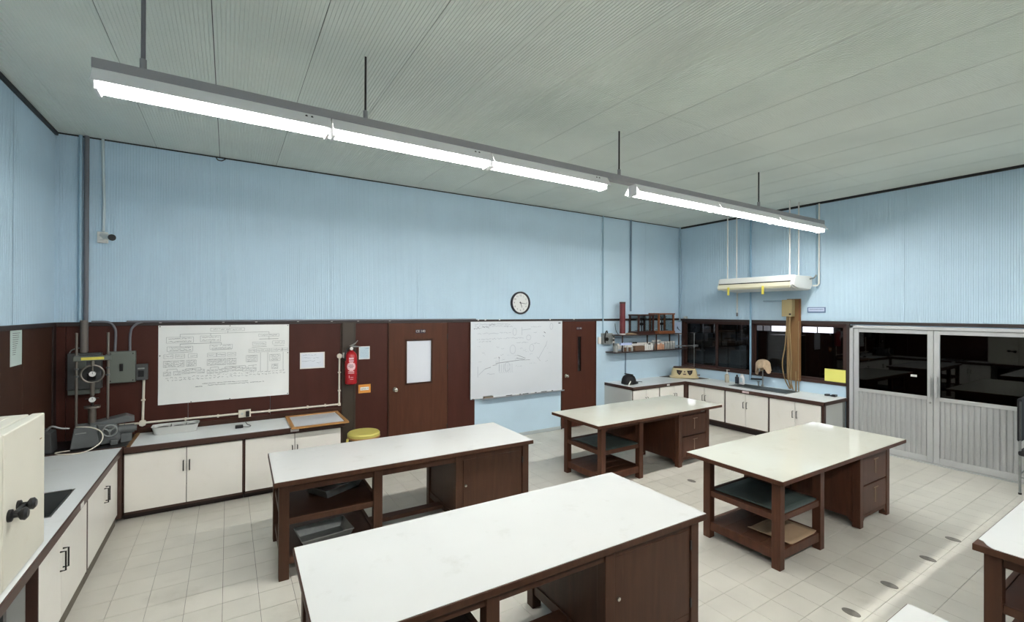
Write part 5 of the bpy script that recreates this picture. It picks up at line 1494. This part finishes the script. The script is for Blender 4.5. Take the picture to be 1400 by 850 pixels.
wrap_patch(b, -130, -72, 0.175, 0.185); wrap_patch(b, -130, -72, 0.155, 0.163); wrap_patch(b, -122, -116, 0.095, 0.13); wrap_patch(b, -108, -80, 0.10, 0.106); wrap_patch(b, -112, -80, 0.075, 0.08)
b.build('label_print', mat('label_pink', (232, 196, 200), 0.5), t)
b = MB()
for a0, a1, z in ((-125, -75, 0.252), (-118, -84, 0.268), (-116, -84, 0.234)):
    wrap_patch(b, a0, a1, z, z + 0.006, 0.0812)
b.build('label_lettering', 'sign_dark', t)

# whiteboard
t = thing('whiteboard', 'whiteboard with faint marker sketches between the two wooden doors', 'whiteboard', (4.235, YB - 0.012, 0.72))
wx0, wx1, wz0, wz1 = 3.305, 5.158, 0.728, 1.978
MB().box(wx0 + .01, wx1 - .01, YB - 0.05, YB - 0.037, wz0 + .01, wz1 - .01).build('panel', 'wb', t, world=True)
for q in ((wx0, wx0 + .02, wz0, wz1), (wx1 - .02, wx1, wz0, wz1), (wx0 + .02, wx1 - .02, wz0, wz0 + .02), (wx0 + .02, wx1 - .02, wz1 - .02, wz1)):
    MB().box(q[0], q[1], YB - 0.056, YB - 0.036, q[2], q[3]).build('frame_rail', mat('board_frame', (222, 226, 230), 0.35), t, world=True, bevel=0.002)
MB().prism([(YB - 0.036, 0.722), (YB - 0.13, 0.722), (YB - 0.135, 0.742), (YB - 0.128, 0.742), (YB - 0.125, 0.728), (YB - 0.036, 0.728)], 'x', wx0 + 0.18, wx1 - 0.005).build('pen_tray', mat('tray_grey', (150, 156, 162), 0.4), t, world=True)
MB().box(wx0 + 0.1, wx1 - 0.1, YB - 0.036, YB - 0.013, 1.1, 1.14).build('wall_batten', 'alu', t, world=True)
yk = YB - 0.0506
b = MB(); bd = MB()
WX = lambda u: wx0 + (wx1 - wx0) * u
WZ = lambda v: wz1 - (wz1 - wz0) * v
for u0, u1, v in ((0.04, 0.40, 0.035), (0.04, 0.38, 0.06), (0.33, 0.43, 0.065), (0.06, 0.28, 0.155), (0.29, 0.41, 0.15), (0.06, 0.20, 0.23), (0.21, 0.55, 0.225), (0.08, 0.20, 0.26),
                  (0.63, 0.75, 0.075), (0.66, 0.70, 0.155), (0.47, 0.6, 0.29), (0.65, 0.73, 0.31), (0.16, 0.24, 0.69), (0.46, 0.53, 0.61)):
    squiggle(b, WX(u0), WX(u1), WZ(v), yk, 0.022, 0.005, rnd)
for u0, u1, v in ((0.03, 0.10, 0.085), (0.10, 0.18, 0.075), (0.18, 0.24, 0.04)):
    squiggle(bd, WX(u0), WX(u1), WZ(v), yk, 0.03, 0.007, rnd)
def W_(u0, v0, u1, v1, th=0.006, dark=False): stroke_y(bd if dark else b, WX(u0), WZ(v0), WX(u1), WZ(v1), yk, th)
def circ(u, v, ru, rv, th=0.005):
    for k in range(14):
        a0, a1 = 2 * math.pi * k / 14, 2 * math.pi * (k + 1) / 14
        W_(u + ru * math.cos(a0), v + rv * math.sin(a0), u + ru * math.cos(a1), v + rv * math.sin(a1), th)
W_(0.25, 0.555, 0.50, 0.53, 0.008, True); W_(0.50, 0.53, 0.62, 0.535, 0.006, True); W_(0.08, 0.69, 0.14, 0.62); W_(0.14, 0.62, 0.20, 0.60, 0.006, True); W_(0.22, 0.58, 0.27, 0.57, 0.006, True)
W_(0.285, 0.48, 0.285, 0.66, 0.006); W_(0.28, 0.47, 0.29, 0.49, 0.012, True); W_(0.07, 0.58, 0.07, 0.72); W_(0.48, 0.46, 0.57, 0.51, 0.007, True); W_(0.47, 0.50, 0.56, 0.525, 0.007, True)
for k in range(7):
    u = 0.29 + 0.022 * k
    W_(u, 0.57, u, 0.68, 0.005); W_(u, 0.68, u + 0.012, 0.69, 0.004)
circ(0.605, 0.225, 0.025, 0.035); circ(0.45, 0.14, 0.02, 0.05); circ(0.43, 0.38, 0.03, 0.06); circ(0.64, 0.37, 0.025, 0.05); circ(0.87, 0.075, 0.018, 0.045); circ(0.37, 0.61, 0.03, 0.06)
W_(0.53, 0.08, 0.53, 0.19); W_(0.53, 0.12, 0.63, 0.105); W_(0.80, 0.35, 0.72, 0.52); W_(0.82, 0.28, 0.80, 0.36); W_(0.70, 0.50, 0.74, 0.56); W_(0.78, 0.15, 0.80, 0.17, 0.012, True); W_(0.77, 0.20, 0.79, 0.22, 0.01)
for k in range(22):
    u, v = rnd.uniform(0.06, 0.85), rnd.uniform(0.3, 0.6)
    squiggle(b, WX(u), WX(u + 0.03), WZ(v), yk, 0.03, 0.004, rnd)
b.build('marker_sketch', 'marker', t, world=True)
bd.build('dark_marker_sketch', 'marker_dark', t, world=True)
MB().box(wx1 - 0.085, wx1 - 0.035, YB - 0.0512, YB - 0.0502, wz1 - 0.045, wz1 - 0.028).box(wx0 + 0.02, wx0 + 0.06, YB - 0.0575, YB - 0.0562, wz0 + 0.004, wz0 + 0.012).build('maker_mark', 'ink_dark', t, world=True)
t = thing('board_eraser', 'brown felt board eraser on the whiteboard tray', 'eraser', (3.61, YB - 0.085, 0.729))
MB().box(3.53, 3.69, YB - 0.115, YB - 0.06, 0.729, 0.75).build('felt', 'card', t, world=True)
MB().box(3.53, 3.69, YB - 0.115, YB - 0.06, 0.7505, 0.765).build('back', mat('eraser_back', (120, 116, 108), 0.6), t, world=True, bevel=0.003)
for k, x in enumerate((4.0, 4.18, 4.33, 4.5, 4.72, 4.86)):
    tt = thing('marker_pen', '%s of six marker pens lying on the whiteboard tray' % ORD[6][k], 'marker', (x, YB - 0.09, 0.737), 0, 'marker pens on the tray')
    MB().cyl((-0.05, 0, 0), (0.03, 0, 0), 0.008, n=10).build('barrel', 'jar_white' if k % 2 else 'dark_metal', tt, smooth=True)
    MB().cyl((0.03, 0, 0), (0.065, 0, 0), 0.009, n=10).build('cap', 'black', tt, smooth=True)

# clock
t = thing('wall_clock', 'round black-rimmed wall clock above the whiteboard', 'clock', (4.27, YB - 0.012, 2.295))
rx = Matrix.Rotation(R(90), 4, 'X')
MB().lathe([(0.195, 0.0), (0.195, 0.03), (0.188, 0.04), (0.172, 0.04), (0.165, 0.02), (0.165, 0.0)], n=48).xf(rx).build('rim', mat('clock_rim', (34, 28, 38), 0.3), t, smooth=True)
MB().lathe([(0.17, 0.0), (0.17, 0.014), (0.16, 0.0145)], n=48).xf(rx).build('face', mat('clock_face', (226, 228, 226), 0.5), t, smooth=True)
b = MB()
for k in range(1, 13):
    a = R(90 - 30 * k)
    tm = text_mb(str(k), 0.042)
    tm.xf(Matrix.Translation((0.127 * math.cos(a), -0.0155, 0.127 * math.sin(a))) @ rx)
    b.add(tm.v, tm.f)
b.build('numerals', 'ink_dark', t)
def hand(ang, ln, wd, y, name):
    a = R(90 - ang)
    d = Vector((math.cos(a), 0, math.sin(a))); n_ = Vector((-d.z, 0, d.x)) * wd / 2
    p0, p1 = -d * 0.025, d * ln
    q = [p0 - n_, p1 - n_ * 0.6, p1 + n_ * 0.6, p0 + n_]
    MB().add([(p.x, y, p.z) for p in q] + [(p.x, y - 0.002, p.z) for p in q], [(0, 1, 2, 3), (4, 5, 6, 7), (0, 1, 5, 4), (1, 2, 6, 5), (2, 3, 7, 6), (3, 0, 4, 7)]).build(name, 'ink_dark', t)
hand(160, 0.085, 0.012, -0.018, 'hour_hand')
hand(98, 0.115, 0.009, -0.021, 'minute_hand')
MB().cyl((0, -0.025, 0), (0, -0.014, 0), 0.009, n=12).build('hub', 'ink_dark', t)

# ================================================================== RIGHT WALL FITTINGS
# wooden riser board with a meter box and hanging cables
t = thing('cable_board', 'tall tan wooden board carrying cables, fixed across the windows', 'board', (XR - 0.04, 4.18, 0.95))
MB().box(XR - 0.055, XR - 0.032, 4.07, 4.30, 0.95, 2.385).build('board', 'tan', t, world=True, bevel=0.002)
MB().box(XR - 0.062, XR - 0.055, 4.075, 4.095, 0.96, 2.38).build('edge_batten', 'case_light', t, world=True)
t = thing('meter_box', 'beige box at the top of the tan cable board', 'box', (XR - 0.1, 4.24, 2.07))
MB().box(XR - 0.16, XR - 0.056, 4.16, 4.335, 2.075, 2.37).build('housing', 'beige', t, world=True, bevel=0.006)
MB().box(XR - 0.163, XR - 0.16, 4.175, 4.21, 2.10, 2.13).build('switch', 'dark_metal', t, world=True)
pipe('beige_conduit', 'short horizontal pale conduit left of the beige meter box', [(XR - 0.03, 4.73, 2.362), (XR - 0.03, 4.34, 2.355)], 0.016, 'blue_pipe', 'conduit')
for k, (dy, z0, sag) in enumerate(((0.115, 0.80, 0.075), (0.085, 0.80, -0.03), (0.05, 0.82, 0.02), (0.02, 0.80, -0.02))):
    y = 4.175 + dy
    pipe('hanging_cable', ['beige cable bowing furthest left from the meter box', 'beige cable crossing the bowed one on the tan board', 'beige cable in the middle of the tan board', 'beige cable nearest the middle edge of the tan board'][k],
         smooth_path([(XR - 0.07 - 0.024 * k, y, 2.074), (XR - 0.07 - 0.024 * k, y + 0.01, 1.85), (XR - 0.07 - 0.024 * k, y + sag * 0.4, 1.55), (XR - 0.07 - 0.024 * k, y + sag, 1.25), (XR - 0.07 - 0.024 * k, y + sag * 0.5, 0.98), (XR - 0.075 - 0.024 * k, y - 0.05, z0)]), 0.009, 'cable', 'cable')
pipe('hanging_cable', 'straight beige conduit low on the right half of the tan board', [(XR - 0.08, 4.13, ZR + 0.003), (XR - 0.08, 4.13, 1.12)], 0.011, 'cable', 'cable')
pipe('hanging_cable', 'straight beige conduit along the right edge of the tan board', [(XR - 0.08, 4.085, ZR + 0.003), (XR - 0.08, 4.085, 2.0)], 0.008, 'cable', 'cable')
t = thing('wall_plate', 'small white plate with a blue border on the blue wall right of the meter box', 'sign', (XR - 0.012, 3.835, 2.14))
MB().box(XR - 0.02, XR - 0.0125, 3.695, 3.977, 2.143, 2.238).build('border', 'sign_blue', t, world=True)
MB().box(XR - 0.022, XR - 0.0201, 3.712, 3.96, 2.165, 2.226).build('face', mat('sign_face', (204, 216, 240), 0.5), t, world=True)
b = MB()
for k in range(16):
    b.box(XR - 0.0228, XR - 0.0221, 3.73 + k * 0.0135, 3.738 + k * 0.0135, 2.192, 2.208)
b.build('lettering', 'sign_blue', t, world=True)
tag(box(XR - 0.034, XR - 0.031, 3.395, 3.70, 1.01, 1.215).build('yellow_sheet', 'paper_yellow'), 'plain yellow sheet taped in the lower right corner of the windows', 'paper')

# air conditioner on rods
t = thing('air_conditioner', 'white ceiling air conditioner hung on rods before the windows', 'air conditioner', (8.05, 4.55, 2.52))
prof = [(7.77, 2.60), (7.79, 2.655), (7.82, 2.765), (8.40, 2.765), (8.42, 2.60), (8.36, 2.525), (7.95, 2.535), (7.82, 2.565)]
ay0, ay1 = 3.86, 5.22
MB().prism(prof, 'y', ay0 + 0.04, ay1 - 0.04).build('casing', 'ac', t, world=True, bevel=0.006)
for y0, y1 in ((ay0, ay0 + 0.04), (ay1 - 0.04, ay1)):
    MB().prism([(7.785, 2.60), (7.80, 2.65), (7.83, 2.76), (8.39, 2.76), (8.41, 2.61), (8.34, 2.532), (7.96, 2.545), (7.84, 2.572)], 'y', y0, y1).build('end_cap', 'ac', t, world=True, bevel=0.014)
MB().prism([(7.748, 2.585), (7.756, 2.648), (7.776, 2.652), (7.80, 2.56), (7.775, 2.555)], 'y', ay0 + 0.05, ay1 - 0.03).build('air_flap', 'ac_cream', t, world=True)
MB().prism([(7.770, 2.652), (7.774, 2.668), (7.80, 2.668), (7.80, 2.652)], 'y', ay0 + 0.05, ay1 - 0.04).build('flap_gap', 'dark_metal', t, world=True)
MB().prism([(7.806, 2.69), (7.816, 2.735), (7.82, 2.735), (7.81, 2.69)], 'y', 4.03, 4.13).build('display', 'grey_box_dark', t, world=True)
for y in (4.32, 4.95):
    MB().box(7.742, 7.747, y, y + 0.04, 2.455, 2.60).build('ribbon', 'ribbon', t, world=True)
for x in (7.92, 8.21):
    for y in (3.99, 5.10):
        MB().cyl((x, y, 2.76), (x, y, ZC), 0.0105, n=10).build('hanging_rod', 'white', t, world=True, smooth=True)
MB().tube([(8.30, 3.86, 2.71), (8.36, 3.82, 2.73), (8.38, 3.79, 2.78)], 0.012, 8).build('drain_stub', 'steel_dull', t, world=True, smooth=True)
pipe('refrigerant_pipe', 'white pipe rising behind the right end of the air conditioner', [(8.40, 3.855, 2.60), (8.42, 3.80, 2.60), (8.42, 3.77, 2.63), (8.42, 3.77, ZC - 0.036)], 0.013, 'white')
pipe('refrigerant_pipe', 'thin grey-blue pipe beside the white riser of the air conditioner', [(8.46, 3.82, 2.56), (8.46, 3.82, ZC - 0.036)], 0.012, 'blue_pipe')
pipe('drain_pipe', 'pale drain pipe dropping from the air conditioner to the window trim', [(8.38, 5.05, 2.54), (8.45, 5.24, 2.53), (8.47, 5.25, 2.50), (8.47, 5.25, 2.14)], 0.014, 'ac', 'pipe')
pipe('drain_sleeve', 'dark sleeve at the bottom of the pale drain pipe', [(8.47, 5.25, 2.07), (8.47, 5.25, 2.138)], 0.018, 'dark_pipe', 'pipe')
tag(MB().box(XR - 0.06, XR - 0.013, 6.39, 6.47, ZT + 0.002, ZT + 0.05).build('junction_box', 'cab_in', bevel=0.004), 'small pale junction box on the trim in the window corner', 'box')

# chair at the right edge of the picture
t = thing('chair', 'black padded chair with grey metal legs at the right picture edge', 'chair', (8.0, 1.2, 0))
for x, y in ((7.97, 1.40), (7.97, 0.98), (8.36, 1.40), (8.36, 0.98)):
    top_ = 1.10 if y > 1.2 else 0.47
    MB().tube([(x, y, 0.018), (x, y, 0.46), (x, y, top_)], 0.0125, 10).build('leg', 'steel_dull', t, world=True, smooth=True)
    MB().cyl((x, y, 0), (x, y, 0.02), 0.016, n=10).build('rubber_foot', 'black', t, world=True)
MB().box(7.95, 8.38, 0.96, 1.415, 0.455, 0.52).build('seat', 'black_soft', t, world=True, bevel=0.02)
MB().box(7.955, 8.375, 1.385, 1.425, 0.62, 1.135).build('backrest', 'black_soft', t, world=True, bevel=0.02)
MB().cyl((7.97, 0.98, 0.2), (7.97, 1.40, 0.2), 0.008, n=8).cyl((8.36, 0.98, 0.2), (8.36, 1.40, 0.2), 0.008, n=8).cyl((7.97, 1.40, 0.24), (8.36, 1.40, 0.24), 0.008, n=8).build('stretcher', 'steel_dull', t, world=True)

# ================================================================== THE STORE ROOM BEYOND THE GLASS
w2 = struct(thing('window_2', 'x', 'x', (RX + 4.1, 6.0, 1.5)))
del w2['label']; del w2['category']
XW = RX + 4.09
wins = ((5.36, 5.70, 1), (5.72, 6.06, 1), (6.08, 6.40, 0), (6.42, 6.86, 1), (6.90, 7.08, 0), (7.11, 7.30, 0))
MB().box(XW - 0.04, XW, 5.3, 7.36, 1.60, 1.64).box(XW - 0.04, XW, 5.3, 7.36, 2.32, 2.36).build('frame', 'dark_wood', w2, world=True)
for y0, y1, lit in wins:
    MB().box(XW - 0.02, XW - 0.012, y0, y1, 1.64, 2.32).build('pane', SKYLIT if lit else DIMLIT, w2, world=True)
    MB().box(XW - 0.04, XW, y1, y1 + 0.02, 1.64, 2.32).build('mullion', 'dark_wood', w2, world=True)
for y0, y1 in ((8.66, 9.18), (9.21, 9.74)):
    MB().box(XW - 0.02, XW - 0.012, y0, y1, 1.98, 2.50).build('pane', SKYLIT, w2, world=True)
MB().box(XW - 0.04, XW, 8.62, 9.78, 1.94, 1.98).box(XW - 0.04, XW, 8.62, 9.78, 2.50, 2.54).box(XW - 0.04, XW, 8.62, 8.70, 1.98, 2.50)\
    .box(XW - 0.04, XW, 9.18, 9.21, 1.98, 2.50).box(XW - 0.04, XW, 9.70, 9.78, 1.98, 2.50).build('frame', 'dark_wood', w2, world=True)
t = thing('store_cabinet', 'tall grey cabinet standing in the dark room behind the windows', 'cabinet', (10.7, 5.5, 0))
MB().box(10.5, 10.95, 5.16, 5.80, 0.0, 1.64).build('body', mat('store_grey', (120, 122, 122), 0.5), t, world=True, bevel=0.005)
for y0, y1 in ((5.175, 5.475), (5.485, 5.785)):
    for z0, z1 in ((0.08, 1.28), (1.31, 1.62)):
        MB().box(10.485, 10.5, y0, y1, z0, z1).build('door', MATS['store_grey'], t, world=True, bevel=0.003)
MB().box(10.478, 10.486, 5.165, 5.795, 1.285, 1.305).build('pale_strip', 'steel_dull', t, world=True)
for k in range(5):
    y = 4.20 + k * 0.125
    o = MB().box(0, 0.03, y, y + 0.105, 0, 1.66 - 0.05 * (k % 2)).build('plank', 'dark_wood')
    o.location = (10.4, 0, 0.0)
    o.rotation_euler = (0, R(8), 0)
    tag(o, ['rightmost', 'second from right', 'middle', 'second from left', 'leftmost'][k] + ' of five dark planks leaning in the room behind the windows', 'plank', 'leaning planks')
t = thing('store_rack', 'dark shelving rack with bins seen through the two left windows', 'rack', (10.2, 7.2, 0))
for y in (6.1, 7.1, 8.1):
    for x in (10.0, 10.45):
        MB().box(x, x + 0.04, y, y + 0.04, 0, 2.05).build('upright', 'steel_dull', t, world=True)
for z in (0.4, 0.9, 1.4, 1.9):
    MB().box(9.99, 10.5, 6.08, 8.16, z, z + 0.03).build('rack_shelf', 'dark_wood', t, world=True)
rb = random.Random(5)
for z, nm in ((0.93, 'on the lower rack shelf'), (1.43, 'on the upper rack shelf')):
    for k in range(6):
        y = 6.16 + k * 0.325
        o = MB().box(10.05, 10.40, y, y + rb.uniform(0.18, 0.28), z + 0.001, z + rb.uniform(0.15, 0.38)).build('storage_bin', ['store_grey', 'card', 'dark_wood'][k % 3] if k % 3 else MATS['store_grey'], bevel=0.006)
        tag(o, '%s of six storage bins %s behind the windows' % (list(reversed(ORD[6]))[k], nm), 'bin', 'bins on the rack')
